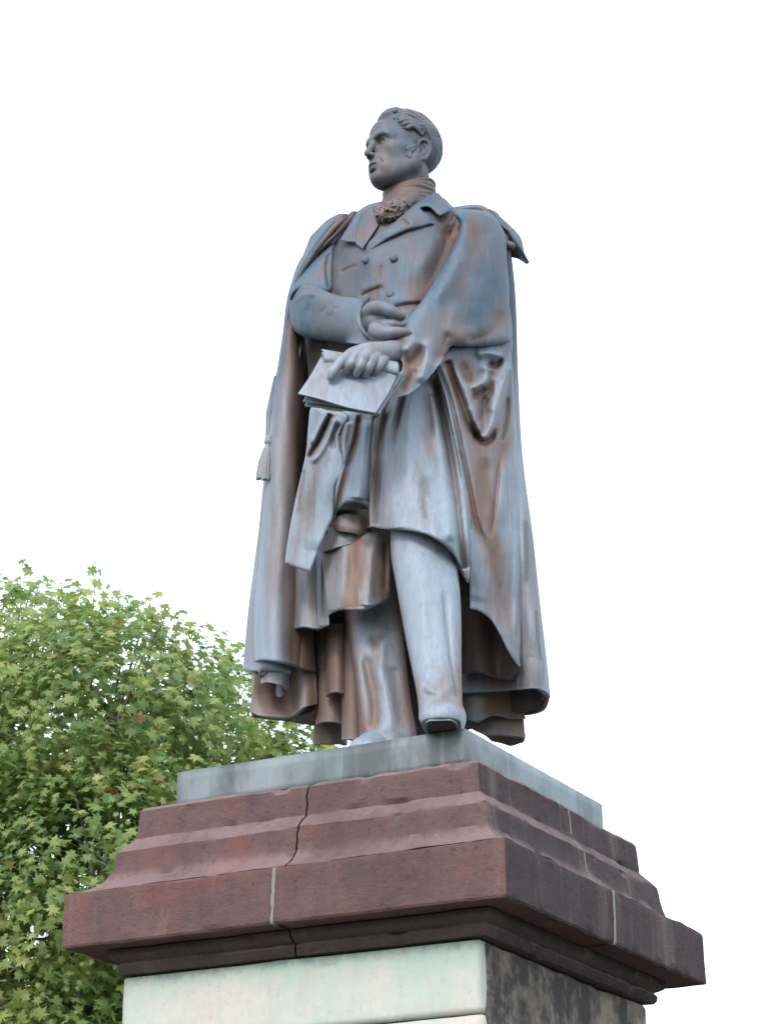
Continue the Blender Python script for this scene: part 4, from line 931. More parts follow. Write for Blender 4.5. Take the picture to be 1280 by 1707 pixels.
def course_block(name, prof, i, j0, j1, gap=0.004, mat=None, wiggle=0.0, wear=0.006, seed=0, res=0.014):
    """one stone: an L round corner i. prof = [(offset, z)] outside profile from bottom to top; the block ends at fraction j0 of the
    edge that arrives at the corner and j1 of the edge that leaves it (fractions measured from this corner)"""
    op = [p[0] for p in prof]; zp = [p[1] for p in prof]
    # densify profile
    Q = []
    for (o0, z0), (o1, z1) in zip(prof[:-1], prof[1:]):
        m = max(1, int(math.hypot(o1-o0, z1-z0)/res))
        for t in np.linspace(0, 1, m, endpoint=False): Q.append((o0+(o1-o0)*t, z0+(z1-z0)*t))
    Q.append(prof[-1])
    prevc, nextc = (i-1) % 4, (i+1) % 4
    cols = []
    def wob(z, e): return wiggle*(math.sin(z*23+e*3)+0.6*math.sin(z*61+e)+0.35*math.sin(z*173+e*5)+0.3*math.sin(z*331))
    L0 = 0.62; n0 = int(L0*j0*2/res)+2; n1 = int(L0*j1*2/res)+2
    n0 = max(6, int(1.3*j0/res)); n1 = max(6, int(1.3*j1/res))
    ts = list(np.linspace(-1, 0, n0, endpoint=False))+list(np.linspace(0, 1, n1+1))
    V = []; ex = []
    inner = -0.22
    for t in ts:
        col = []
        for (o, z) in Q+[(inner, z_) for (_, z_) in Q[::-1]]:
            c = corner(i, o)
            if t < 0: q = corner(prevc, o); L = np.linalg.norm(q-c); e = (q-c)/L; full = j0*WS+o*0+0.0; x = (j0*WS+o-wob(z, i*2.0)-gap/2)*(-t)
            else: q = corner(nextc, o); L = np.linalg.norm(q-c); e = (q-c)/L; x = (j1*WS+o+wob(z, ((i+1) % 4)*2.0)-gap/2)*t
            p = c+e*x; col.append(cpt(p[0], p[1], z))
        V.append(col)
    V = np.array(V); nu, nv_ = V.shape[:2]
    P = V.reshape(-1, 3)
    # worn surface: broad unevenness and chipped edges
    cen = PCEN.copy()
    outd = P-np.array([cen[0], cen[1], 0]); outd[:, 2] = 0; outd /= np.linalg.norm(outd, axis=1, keepdims=True)
    nz = vnoise(P, 0.22, seed)*0.5+vnoise(P, 0.07, seed+1)*0.35+vnoise(P, 0.03, seed+2)*0.2
    amt = np.ones(nv_); 
    for k in range(1, len(Q)-1):
        a = np.array(Q[k])-np.array(Q[k-1]); b = np.array(Q[k+1])-np.array(Q[k])
        ang = abs(math.atan2(a[0]*b[1]-a[1]*b[0], a@b)); amt[k] += 2.2*min(ang, 1.3)
    P = P+outd*(nz*wear*np.tile(amt, nu))[:, None]*np.where(np.tile(np.r_[np.ones(len(Q)), np.zeros(len(Q))], nu)[:, None] > 0, 1, 0)
    chips = np.clip(vnoise(P, 0.05, seed+5)-0.25, 0, 1)*np.tile(amt-1, nu)
    P = P-outd*(chips*wear*3.2)[:, None]
    P[:, 2] += np.tile(np.r_[np.ones(len(Q)), np.zeros(len(Q))], nu)*vnoise(P, 0.10, seed+7)*wear*0.5
    # corners and ends eroded a little
    F4 = grid_faces(nv_, nu, True)
    # end caps: from each profile point to the point behind it
    nq = len(Q); caps = []
    for base, flip in ((0, 1), ((nu-1)*nv_, 0)):
        for k in range(nq-1):
            q4 = [base+k, base+k+1, base+2*nq-2-k, base+2*nq-1-k]
            caps.append(q4 if flip else q4[::-1])
    F4 = np.vstack([F4, np.array(caps)])
    g = Geo(); g.add(P, F4)
    o = finish(name, g, PED, mat, crest=False); o.data.set_sharp_from_angle(angle=math.radians(24))
    return o

def sandstone(name, base=(0.165, 0.088, 0.084), side_dark=0.85):
    m, nt, b = newmat(name)
    n1 = noise(nt, 3.0, 6, 0.6); n2 = noise(nt, 18, 5, 0.6); n3 = noise(nt, 120, 4, 0.75); st = noise(nt, 8, 4, 0.55, (1, 1, 0.12)); bed = noise(nt, 6, 5, 0.7, (1.0, 1.0, 4.5), dist=0.6)
    col = mix(nt, ramp(nt, n1, [(0.35, 0.0), (0.65, 1.0)]), base, tuple(x*0.8+0.03 for x in base))
    col = mix(nt, ramp(nt, noise(nt, 4.2, 3, 0.5), [(0.50, 0.0), (0.70, 0.8)]), col, (0.22, 0.085, 0.058) if side_dark < 0.86 else (0.12, 0.10, 0.085))
    col = mix(nt, math_(nt, 'MULTIPLY', ramp(nt, n2, [(0.3, 1.0), (0.62, 0.0)]), 0.65), col, (0.11, 0.075, 0.08))
    col = mix(nt, math_(nt, 'MULTIPLY', ramp(nt, bed, [(0.5, 0.0), (0.7, 1.0)]), 0.25), col, (0.09, 0.05, 0.05))
    # the right-hand side is darker and greyer
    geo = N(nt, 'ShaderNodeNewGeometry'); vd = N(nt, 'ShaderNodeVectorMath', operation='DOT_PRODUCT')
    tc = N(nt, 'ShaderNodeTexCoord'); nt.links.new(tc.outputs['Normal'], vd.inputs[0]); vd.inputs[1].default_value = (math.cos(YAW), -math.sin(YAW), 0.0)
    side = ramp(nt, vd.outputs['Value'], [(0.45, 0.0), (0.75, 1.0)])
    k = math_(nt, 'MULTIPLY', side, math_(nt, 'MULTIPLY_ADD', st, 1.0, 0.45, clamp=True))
    col = mix(nt, math_(nt, 'MULTIPLY', k, side_dark), col, (0.045, 0.040, 0.045))
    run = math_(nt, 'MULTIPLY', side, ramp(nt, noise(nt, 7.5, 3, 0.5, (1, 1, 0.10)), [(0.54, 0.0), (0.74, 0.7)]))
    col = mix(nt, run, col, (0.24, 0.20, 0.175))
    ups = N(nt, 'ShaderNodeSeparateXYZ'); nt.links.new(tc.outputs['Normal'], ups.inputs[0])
    col = mix(nt, math_(nt, 'MULTIPLY', ramp(nt, ups.outputs[2], [(0.3, 0.0), (0.6, 1.0)]), 0.5), col, (0.31, 0.215, 0.215))  # lighter upward faces: sky light on the ledges put into the colour
    bs = ramp(nt, noise(nt, 2.2, 5, 0.65, (1, 1, 0.5)), [(0.44, 0.0), (0.64, 0.75)]); col = mix(nt, bs, col, (0.075, 0.052, 0.056))
    gr = math_(nt, 'MULTIPLY', ramp(nt, noise(nt, 9, 5, 0.6, (1, 1, 0.3)), [(0.66, 0.0), (0.76, 0.6)]), 0.5)
    col = mix(nt, gr, col, (0.20, 0.24, 0.21))
    col = mix(nt, math_(nt, 'MULTIPLY_ADD', n3, 1.2, -0.35, clamp=True), mix(nt, 0.25, col, (0.05, 0.03, 0.03)), col)
    pit = ramp(nt, noise(nt, 45, 5, 0.75), [(0.30, 0.45), (0.44, 1.0), (0.62, 1.0), (0.75, 1.35)])
    col = mix(nt, 0.8, col, pit, 'MULTIPLY')
    dr = math_(nt, 'MULTIPLY', ramp(nt, noise(nt, 14, 5, 0.65, (1, 1, 0.10)), [(0.54, 0.0), (0.68, 1.0)]), 0.35)
    col = mix(nt, dr, col, (0.070, 0.058, 0.060))
    lt = math_(nt, 'MULTIPLY', ramp(nt, noise(nt, 11, 5, 0.65, (1, 1, 0.16)), [(0.60, 0.0), (0.72, 1.0)]), 0.25)
    col = mix(nt, lt, col, (0.27, 0.22, 0.20))
    nt.links.new(col, b.inputs['Base Color']); b.inputs['Roughness'].default_value = 0.92; b.inputs['Specular IOR Level'].default_value = 0.25
    h = math_(nt, 'ADD', math_(nt, 'MULTIPLY', n3, 0.5), math_(nt, 'MULTIPLY', n2, 0.8)); h = math_(nt, 'ADD', h, math_(nt, 'MULTIPLY', bed, 0.3))
    bump(nt, h, 0.9, 0.010, b)
    return m
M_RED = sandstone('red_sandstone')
M_NECK = sandstone('stained_sandstone', (0.10, 0.068, 0.062), 0.95)
def mortar():
    m, nt, b = newmat('mortar'); n = noise(nt, 60, 5, 0.7)
    nt.links.new(mix(nt, n, (0.15, 0.18, 0.16), (0.25, 0.27, 0.24)), b.inputs['Base Color']); b.inputs['Roughness'].default_value = 0.95; bump(nt, n, 0.8, 0.004, b); return m
M_MOR = mortar()

# profiles from below upwards (offset from the shaft, height above the camera)
P_NECK = [(0.000, 1.372), (0.016, 1.374), (0.024, 1.385), (0.026, 1.398), (0.020, 1.408), (0.030, 1.414), (0.040, 1.420), (0.046, 1.428), (0.046, 1.4435)]
P_LOW = [(0.030, 1.446), (0.060, 1.449), (0.105, 1.449), (0.138, 1.4435), (0.1425, 1.450), (0.1415, 1.52), (0.1405, 1.598), (0.138, 1.6052)]
P_TOP = [(0.10, 1.6060), (0.136, 1.6070), (0.108, 1.616), (0.080, 1.632), (0.058, 1.652), (0.045, 1.676), (0.039, 1.704), (0.035, 1.742), (0.029, 1.750), (-0.001, 1.782), (-0.006, 1.789), (-0.009, 1.82), (-0.013, 1.876), (-0.022, 1.8867), (-0.10, 1.889)]
# joints: fraction of each face from its corner; face k runs from corner k to corner k+1 (0: front, 3: right side, read backwards)
JF = {'neck': (0.50, 0.5, 0.5, 0.38), 'low': (0.503, 0.45, 0.5, 0.49), 'top': (0.488, 0.5, 0.55, 0.46)}
def build_course(key, name, prof, mat, wiggle, wear, seed):
    f = JF[key]
    for i in range(4):
        # edge leaving corner i is face i (fraction f[i] from corner i); edge arriving is face i-1
        course_block(name, prof, i, 1-f[i-1] if i else 1-f[3], f[i], 0.007 if key != 'top' else 0.007, mat, wiggle, wear, 5)
# face 3 runs from corner 3 (right) to corner 0 (near)
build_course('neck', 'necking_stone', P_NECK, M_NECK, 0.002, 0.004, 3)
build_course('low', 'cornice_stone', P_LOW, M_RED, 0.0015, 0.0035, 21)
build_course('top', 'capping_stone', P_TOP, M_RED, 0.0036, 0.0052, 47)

def strip_along(name, face, frac, prof, half, mat, depth=0.002, wig=0.0, seed=0):
    """filler of mortar in a joint, following the profile"""
    pts = []
    i = face; c_ = []
    Q = []
    for (o0, z0), (o1, z1) in zip(prof[:-1], prof[1:]):
        for t in np.linspace(0, 1, 5, endpoint=False): Q.append((o0+(o1-o0)*t, z0+(z1-z0)*t))
    Q.append(prof[-1]); V = []
    def wob(z, e): return wig*(math.sin(z*23+e*3)+0.6*math.sin(z*61+e)+0.35*math.sin(z*173+e*5)+0.3*math.sin(z*331))
    rr = random.Random(seed)
    for (o, z) in Q:
        for dpt in (0, 1):
            for sgn in (-1, 1):
                oo = o-depth-dpt*0.03
                c = corner(i, oo); q = corner(i+1, oo); e = (q-c)/np.linalg.norm(q-c)
                x = frac*WS+oo+wob(z, ((i+1) % 4)*2.0)+sgn*(half+rr.uniform(-0.3, 0.4)*half)
                p = c+e*x; V.append(cpt(p[0], p[1], z))
    F = []
    for k in range(len(Q)-1):
        a = k*4; b_ = a+4
        F += [[a, a+1, b_+1, b_], [a+2, b_+2, b_+3, a+3], [a, b_, b_+2, a+2], [a+1, a+3, b_+3, b_+1]]
    n = len(V)-4; F += [[0, 2, 3, 1], [n, n+1, n+3, n+2]]
    g = Geo(); g.add(np.array(V), np.array(F)); return finish(name, g, PED, mat, crest=False)
strip_along('mortar_joint', 0, 0.503, P_LOW[3:], 0.0045, M_MOR, -0.001, 0.0015, 2)
strip_along('mortar_joint', 3, 0.49, P_LOW[3:], 0.0018, M_MOR, -0.0045, 0.0015, 3)
strip_along('mortar_joint', 3, 0.46, P_TOP[1:], 0.002, M_MOR, -0.003, 0.0036, 4)

# rubble core so no daylight shows through the joints
def box_block(name, a0, a1, l0, l1, z0, z1, mat, res=0.03, wear=0.0, seed=0, parent=None, bev=0.006):
    V, F = [], []
    na, nl, nz_ = [max(2, int((q)/res)+2) for q in (a1-a0, l1-l0, z1-z0)]
    def face(fn, n, m):
        base = len(V)
        for i in range(n):
            for j in range(m): V.append(fn(i/(n-1), j/(m-1)))
        for i in range(n-1):
            for j in range(m-1): F.append([base+i*m+j, base+(i+1)*m+j, base+(i+1)*m+j+1, base+i*m+j+1])
    face(lambda s, t: (a0, l0+(l1-l0)*s, z0+(z1-z0)*t), nl, nz_)
    face(lambda s, t: (a1, l0+(l1-l0)*(1-s), z0+(z1-z0)*t), nl, nz_)
    face(lambda s, t: (a0+(a1-a0)*(1-s), l0, z0+(z1-z0)*t), na, nz_)
    face(lambda s, t: (a0+(a1-a0)*s, l1, z0+(z1-z0)*t), na, nz_)
    face(lambda s, t: (a0+(a1-a0)*s, l0+(l1-l0)*t, z1), na, nl)
    face(lambda s, t: (a0+(a1-a0)*s, l0+(l1-l0)*(1-t), z0), na, nl)
    A = np.array(V, float)
    # rounded edges: pull vertices that lie near two faces inwards
    lo = np.array([a0, l0, z0]); hi = np.array([a1, l1, z1]); cl_ = np.clip(A, lo+bev, hi-bev); d = A-cl_; n_ = np.linalg.norm(d, axis=1, keepdims=True)
    A = np.where(n_ > bev, cl_+d/np.maximum(n_, 1e-9)*bev, A)
    P = np.array([cpt(*p) for p in A])
    if wear:
        out = P-cpt((a0+a1)/2, (l0+l1)/2, (z0+z1)/2); out /= np.linalg.norm(out, axis=1, keepdims=True)
        P = P+out*(wear*(vnoise(P, 0.2, seed)+0.5*vnoise(P, 0.06, seed+1)))[:, None]
    g = Geo(); g.add(P, np.array(F)); o = finish(name, g, parent or PED, mat, crest=False)
    import bmesh
    bm = bmesh.new(); bm.from_mesh(o.data); bmesh.ops.remove_doubles(bm, verts=bm.verts, dist=0.0004); bmesh.ops.recalc_face_normals(bm, faces=bm.faces); bm.to_mesh(o.data); bm.free()
    o.data.shade_smooth()
    return o
def dark_stone():
    m, nt, b = newmat('stained_stone')
    n1 = noise(nt, 5.5, 8, 0.68, dist=0.4); n2 = noise(nt, 26, 6, 0.65); st = noise(nt, 10, 5, 0.6, (1, 1, 0.16)); n3 = noise(nt, 140, 4, 0.7)
    k = math_(nt, 'ADD', math_(nt, 'MULTIPLY', n1, 0.6), math_(nt, 'MULTIPLY', st, 0.4)); k = math_(nt, 'ADD', k, math_(nt, 'MULTIPLY_ADD', n2, 0.24, -0.12))
    col = mix(nt, ramp(nt, k, [(0.46, 0.0), (0.60, 1.0)]), (0.042, 0.038, 0.038), (0.25, 0.205, 0.165))
    col = mix(nt, ramp(nt, n2, [(0.55, 0.0), (0.75, 0.6)]), col, (0.10, 0.11, 0.10))
    nt.links.new(col, b.inputs['Base Color']); b.inputs['Roughness'].default_value = 0.93
    bump(nt, math_(nt, 'ADD', math_(nt, 'MULTIPLY', n1, 1.2), math_(nt, 'MULTIPLY', n3, 0.3)), 0.7, 0.008, b); return m
def marble():
    m, nt, b = newmat('pale_marble')
    n1 = noise(nt, 3.5, 6, 0.6, (1, 1, 0.6)); n2 = noise(nt, 30, 6, 0.7); st = noise(nt, 7, 5, 0.6, (1, 1, 0.2)); vein = noise(nt, 2.2, 8, 0.62, dist=1.6)
    col = mix(nt, ramp(nt, n1, [(0.35, 0.0), (0.65, 1.0)]), (0.40, 0.475, 0.43), (0.54, 0.49, 0.44))
    col = mix(nt, ramp(nt, n2, [(0.35, 0.35), (0.55, 0.0)]), col, (0.36, 0.40, 0.36))
    gg = N(nt, 'ShaderNodeTexCoord'); sx = N(nt, 'ShaderNodeSeparateXYZ'); nt.links.new(gg.outputs['Object'], sx.inputs[0])
    # copper salts washed off the bronze stain the top of the panel
    topz = math_(nt, 'MULTIPLY_ADD', sx.outputs[2], 1.0, -(1.372+CAMZ-0.085))
    cu = math_(nt, 'ADD', math_(nt, 'MULTIPLY', topz, 9.0), math_(nt, 'MULTIPLY_ADD', st, 1.6, -0.75), clamp=True)
    col = mix(nt, math_(nt, 'MULTIPLY', cu, 0.75), col, (0.26, 0.42, 0.37))
    bl = ramp(nt, noise(nt, 6, 6, 0.7, dist=0.5), [(0.50, 0.0), (0.72, 0.55)]); col = mix(nt, bl, col, (0.50, 0.42, 0.36))
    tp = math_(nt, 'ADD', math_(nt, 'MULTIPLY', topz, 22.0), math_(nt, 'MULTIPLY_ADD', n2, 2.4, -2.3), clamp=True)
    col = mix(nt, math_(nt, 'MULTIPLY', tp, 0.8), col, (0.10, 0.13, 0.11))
    sk = math_(nt, 'MULTIPLY', ramp(nt, noise(nt, 16, 5, 0.7, (1, 1, 0.14)), [(0.55, 0.0), (0.72, 1.0)]), 0.30); col = mix(nt, sk, col, (0.27, 0.31, 0.27))
    pt = ramp(nt, noise(nt, 55, 4, 0.8), [(0.28, 0.6), (0.40, 0.0)]); col = mix(nt, pt, col, (0.24, 0.20, 0.16))
    vr = ramp(nt, vein, [(0.49, 0.0), (0.5, 0.25), (0.51, 0.0)])
    col = mix(nt, vr, col, (0.42, 0.38, 0.33))
    nt.links.new(col, b.inputs['Base Color']); b.inputs['Roughness'].default_value = 0.7
    bump(nt, math_(nt, 'ADD', n2, n1), 0.35, 0.004, b); return m
M_DST = dark_stone(); M_MAR = marble()
box_block('core', 0.05, DS-0.05, 0.05, WS-0.05, 1.36, 1.885, M_NECK, res=0.3)
box_block('side_block', 0.012, DS, 0.0, WS-0.01, 1.02, 1.3715, M_DST, wear=0.012, seed=5, bev=0.02, res=0.018)
box_block('side_block', 0.012, DS, 0.0, WS-0.01, 0.30, 1.016, M_DST, wear=0.006, seed=9, bev=0.02)
box_block('marble_panel', -0.012, 0.03, -0.001, WS+0.004, 1.248, 1.366, M_MAR, wear=0.002, seed=5, bev=0.004) if False else None
box_block('marble_panel', -0.014, 0.05, 0.004, WS+0.006, 1.166, 1.3665, M_MAR, wear=0.0025, seed=5, bev=0.006, res=0.02)
box_block('marble_panel', -0.010, 0.05, 0.004, WS+0.006, 0.30, 1.162, M_MAR, wear=0.003, seed=8, bev=0.006, res=0.03)
# what stands below the picture: dado foot, steps
box_block('base_block', -0.10, DS+0.10, -0.10, WS+0.10, -0.55, 0.296, M_RED, wear=0.006, seed=12, res=0.08, bev=0.03)
box_block('base_block', -0.22, DS+0.22, -0.22, WS+0.22, -1.10, -0.556, M_RED, wear=0.006, seed=14, res=0.1, bev=0.03)
box_block('step', -0.60, DS+0.60, -0.60, WS+0.60, -1.36, -1.104, M_RED, wear=0.006, seed=15, res=0.12, bev=0.02)
box_block('step', -0.95, DS+0.95, -0.95, WS+0.95, -1.605, -1.364, M_RED, wear=0.006, seed=16, res=0.15, bev=0.02)

def plinth_mat():
    m, nt, b = newmat('plinth_bronze')
    st = noise(nt, 5, 5, 0.55, (1, 1, 0.5)); big = noise(nt, 2.6, 4, 0.6, (1, 1, 0.3)); f = noise(nt, 150, 4, 0.7); s2 = noise(nt, 26, 5, 0.6, (1, 1, 0.14))
    col = mix(nt, ramp(nt, st, [(0.42, 0.0), (0.58, 1.0)]), (0.085, 0.10, 0.105), (0.20, 0.235, 0.25))
    col = mix(nt, math_(nt, 'MULTIPLY', ramp(nt, big, [(0.45, 0.0), (0.62, 1.0)]), 0.45), col, (0.17, 0.25, 0.235))
    col = mix(nt, math_(nt, 'MULTIPLY', ramp(nt, s2, [(0.52, 0.0), (0.7, 1.0)]), 0.4), col, (0.28, 0.31, 0.32))
    nt.links.new(col, b.inputs['Base Color']); b.inputs['Metallic'].default_value = 0.3
    nt.links.new(math_(nt, 'MULTIPLY_ADD', f, 0.3, 0.36), b.inputs['Roughness']); bump(nt, f, 0.4, 0.002, b); return m
M_PL = plinth_mat()
box_block('plinth', 0.090, DS-0.090, 0.090, WS-0.090, 1.8895, 2.0081, M_PL, res=0.03, wear=0.0012, seed=3, parent=STAT, bev=0.006)
# ------------------------------------------------------------------ ground
def ground_mat():
    m, nt, b = newmat('grass_ground'); n = noise(nt, 0.6, 8, 0.65); n2 = noise(nt, 20, 5, 0.7)
    col = mix(nt, ramp(nt, n, [(0.4, 0.0), (0.6, 1.0)]), (0.045, 0.065, 0.025), (0.07, 0.08, 0.038)); col = mix(nt, math_(nt, 'MULTIPLY', n2, 0.5), col, (0.04, 0.06, 0.02))
    nt.links.new(col, b.inputs['Base Color']); b.inputs['Roughness'].default_value = 1; bump(nt, n2, 0.6, 0.03, b); return m
def pave_mat():
    m, nt, b = newmat('gravel_path'); n = noise(nt, 1.5, 6, 0.6); n2 = noise(nt, 90, 4, 0.8)
    col = mix(nt, n, (0.10, 0.09, 0.08), (0.14, 0.125, 0.11)); col = mix(nt, math_(nt, 'MULTIPLY', n2, 0.5), col, (0.15, 0.14, 0.12))
    nt.links.new(col, b.inputs['Base Color']); b.inputs['Roughness'].default_value = 1; bump(nt, n2, 0.6, 0.01, b); return m
n = 40; xs = np.sign(np.linspace(-1, 1, n))*np.abs(np.linspace(-1, 1, n))**3*900
GX, GY = np.meshgrid(xs, xs, indexing='ij'); me = make_mesh('ground', np.stack([GX, GY, GX*0-0.01], -1).reshape(-1, 3), grid_faces(n, n))
go = link('ground', me, None, ground_mat()); go['kind'] = 'structure'
V = []; k = 64
for r in (0.4, 5.4, 5.5): V += [(PCEN[0]+r*math.cos(2*math.pi*i/k), PCEN[1]+r*math.sin(2*math.pi*i/k), -0.004 if r < 5.45 else -0.012) for i in range(k)]
me = make_mesh('path', np.array(V), grid_faces(k, 3, True)); po = link('path', me, None, pave_mat()); po['kind'] = 'structure'

# ------------------------------------------------------------------ plane tree
TY = 22.0
def TP(u, v, Y):
    x = (u-640)/FOC; up = -(v-853.5)/FOC; fw = Y/(CP-up*SP); return np.array([fw*x, Y, fw*(SP+up*CP)+CAMZ])
TRUNK = TP(60, 1500, TY); TRUNK[2] = 0
TREE = empty('plane_tree', tuple(TRUNK), label='leafy plane tree turning yellow behind the left side of the pedestal', category='tree')
ROOTLOC['plane_tree'] = TREE.location.copy()
def bark():
    m, nt, b = newmat('bark'); n1 = noise(nt, 5, 5, 0.6, (1, 1, 0.5)); n2 = noise(nt, 30, 4, 0.7)
    nt.links.new(mix(nt, ramp(nt, n1, [(0.45, 0.0), (0.55, 1.0)]), (0.10, 0.08, 0.06), (0.22, 0.21, 0.16)), b.inputs['Base Color']); b.inputs['Roughness'].default_value = 0.9; bump(nt, n2, 0.6, 0.01, b); return m
M_BARK = bark()
tr = random.Random(3)
tips = []
bg = {'trunk': Geo(), 'branch': []}
def limb(g, P, r0, r1, nu=8):
    P = resample(np.array(P), max(6, len(P)*4)); n = len(P); T = np.gradient(P, axis=0); T /= np.linalg.norm(T, axis=1, keepdims=True)
    A = np.cross(T, [0.31, 0.95, 0.05]); A /= np.linalg.norm(A, axis=1, keepdims=True); B = np.cross(T, A)
    rr = np.linspace(r0, r1, n)[:, None, None]; th = np.linspace(0, 2*math.pi, nu, endpoint=False)[None, :, None]
    V = (P[:, None]+rr*(np.cos(th)*A[:, None]+np.sin(th)*B[:, None])).reshape(-1, 3)
    V = np.vstack([V, P[:1], P[-1:]]); m = n*nu
    j = np.arange(nu); F3 = np.vstack([np.stack([(j+1) % nu, j, np.full(nu, m)], 1), np.stack([(n-1)*nu+j, (n-1)*nu+(j+1) % nu, np.full(nu, m+1)], 1)])
    g.add(V, grid_faces(nu, n, True), F3)
fork = TRUNK+[0.1, 0, 3.6]
limb(bg['trunk'], [TRUNK, TRUNK+[0.05, 0, 1.8], fork], 0.30, 0.22, 14)
finish('trunk', bg['trunk'], TREE, M_BARK, crest=False)
# crown lobes (u, v, depth from TY, radius m along u, v)
LOBES = [(60, 1250, 0.0, 1.75, 1.45, 1.6), (200, 1190, -0.5, 1.40, 1.15, 1.2), (-150, 1300, 0.4, 1.7, 1.5, 1.7), (40, 1560, -0.3, 1.9, 1.5, 1.7), (180, 1430, -0.9, 1.3, 1.2, 1.2), (20, 1080, 0.2, 1.15, 0.7, 1.0),
         (375, 1310, 0.8, 1.10, 1.15, 1.1), (475, 1390, 1.0, 1.3, 1.2, 1.2), (300, 1580, 0.4, 1.5, 1.4, 1.4), (-260, 1600, 0.2, 1.9, 1.7, 1.8), (100, 1850, 0, 2.1, 1.4, 1.8), (215, 1130, 0.0, 0.75, 0.72, 0.8), (520, 1600, 1.0, 1.3, 1.2, 1.2), (380, 1130, 0.6, 0.34, 0.34, 0.4), (455, 1260, 0.9, 0.6, 0.45, 0.6)]
C_L = [(TP(u, v, TY+d), np.array([ru, rd, rv])) for (u, v, d, ru, rv, rd) in LOBES]
for (c, r) in C_L:
    g = Geo(); q = fork+(c-fork)*0.5+np.array([tr.uniform(-.3, .3), tr.uniform(-.3, .3), 0.3]); limb(g, [fork, q, c+[0, 0, r[2]*0.1]], 0.10, 0.02)
    for k_ in range(7):
        d = np.array([tr.gauss(0, 1), tr.gauss(0, 1), tr.gauss(0.4, 0.8)]); d /= np.linalg.norm(d)
        s0 = q+(c-q)*tr.uniform(0.2, 1.0); e = c+d*r*0.8; limb(g, [s0, (s0+e)/2+[0, 0, 0.1], e], 0.016, 0.005, 6)
    finish('branch', g, TREE, M_BARK, crest=False)
# one leaf: palmate, five pointed lobes with teeth, slightly folded
def leaf_mesh():
    an = [-90, -58, -40, -20, -8, 12, 30, 47, 62, 78, 90]
    rad = [0.0, 0.42, 0.26, 0.30, 0.62, 0.46, 0.33, 0.40, 0.46, 0.50, 0.62]
    pts = [(0, -0.06)]
    R_ = [(-62, .40), (-38, .22), (-12, .60), (2, .36), (14, .44), (26, .24), (44, .62), (56, .40), (66, .44), (76, .26), (90, .66)]
    right = [(r*math.cos(math.radians(a)), r*math.sin(math.radians(a))) for a, r in R_]
    left = [(-x, y) for x, y in right[-2::-1]]
    ring = right+left
    V = [(0, -0.02, 0)]+[(x, y, -0.28*abs(x)**1.3-0.10*max(y, 0)**2) for x, y in ring]
    n = len(ring); F = [(0, 1+i, 1+(i+1) % n) for i in range(n-1)]
    F.append((0, n, 1))
    return np.array(V, float), np.array(F)
LV_, LF_ = leaf_mesh()
def leaf_mat(name):
    m, nt, b = newmat(name)
    at = N(nt, 'ShaderNodeAttribute'); at.attribute_name = 'tone'
    oi = N(nt, 'ShaderNodeObjectInfo')
    t = math_(nt, 'ADD', at.outputs['Fac'], math_(nt, 'MULTIPLY', oi.outputs['Random'], 0.0))
    r = N(nt, 'ShaderNodeValToRGB'); els = r.color_ramp.elements
    st = [(0.0, (0.095, 0.178, 0.070)), (0.35, (0.172, 0.255, 0.088)), (0.62, (0.265, 0.325, 0.108)), (0.82, (0.32, 0.35, 0.13)), (0.93, (0.36, 0.34, 0.12)), (0.975, (0.30, 0.14, 0.06))]
    while len(els) < len(st): els.new(0.5)
    for e, (p, c) in zip(els, st): e.position = p; e.color = (*c, 1)
    nt.links.new(t, r.inputs[0])
    col = r.outputs[0]
    nt.links.new(col, b.inputs['Base Color']); b.inputs['Roughness'].default_value = 0.5; b.inputs['Specular IOR Level'].default_value = 0.45
    tl = N(nt, 'ShaderNodeBsdfTranslucent'); hs = N(nt, 'ShaderNodeHueSaturation'); hs.inputs['Value'].default_value = 1.7; hs.inputs['Saturation'].default_value = 1.1; nt.links.new(col, hs.inputs['Color']); nt.links.new(hs.outputs[0], tl.inputs[0])
    mx = N(nt, 'ShaderNodeMixShader'); mx.inputs[0].default_value = 0.42; nt.links.new(b.outputs[0], mx.inputs[1]); nt.links.new(tl.outputs[0], mx.inputs[2])
    nt.links.new(mx.outputs[0], nt.nodes['Material Output'].inputs[0]); return m
M_LEAF = leaf_mat('plane_leaf')
lr = np.random.default_rng(11)
pos = []; outw_ = []
vol = [r[0]*r[1]*r[2] for _, r in C_L]; tot = sum(vol)
for (c, r), vv in zip(C_L, vol):
    n = int(68000*vv/tot)+80
    d = lr.normal(size=(n, 3)); d /= np.linalg.norm(d, axis=1, keepdims=True)
    rad = lr.uniform(0.25, 1.0, n)**0.42
    cl2 = vnoise(c+d*r*1.0, 0.55, 4)*0.20+vnoise(c+d*r, 0.22, 6)*0.10
    pos.append(c+d*r*(rad+cl2)[:, None]); outw_.append(d)
pos = np.vstack(pos); outw_ = np.vstack(outw_)
# gaps: thin the crown by noise
keep = vnoise(pos, 0.36, 9)+0.5*vnoise(pos, 0.15, 10) > -0.42
pos = pos[keep]; outw_ = outw_[keep]
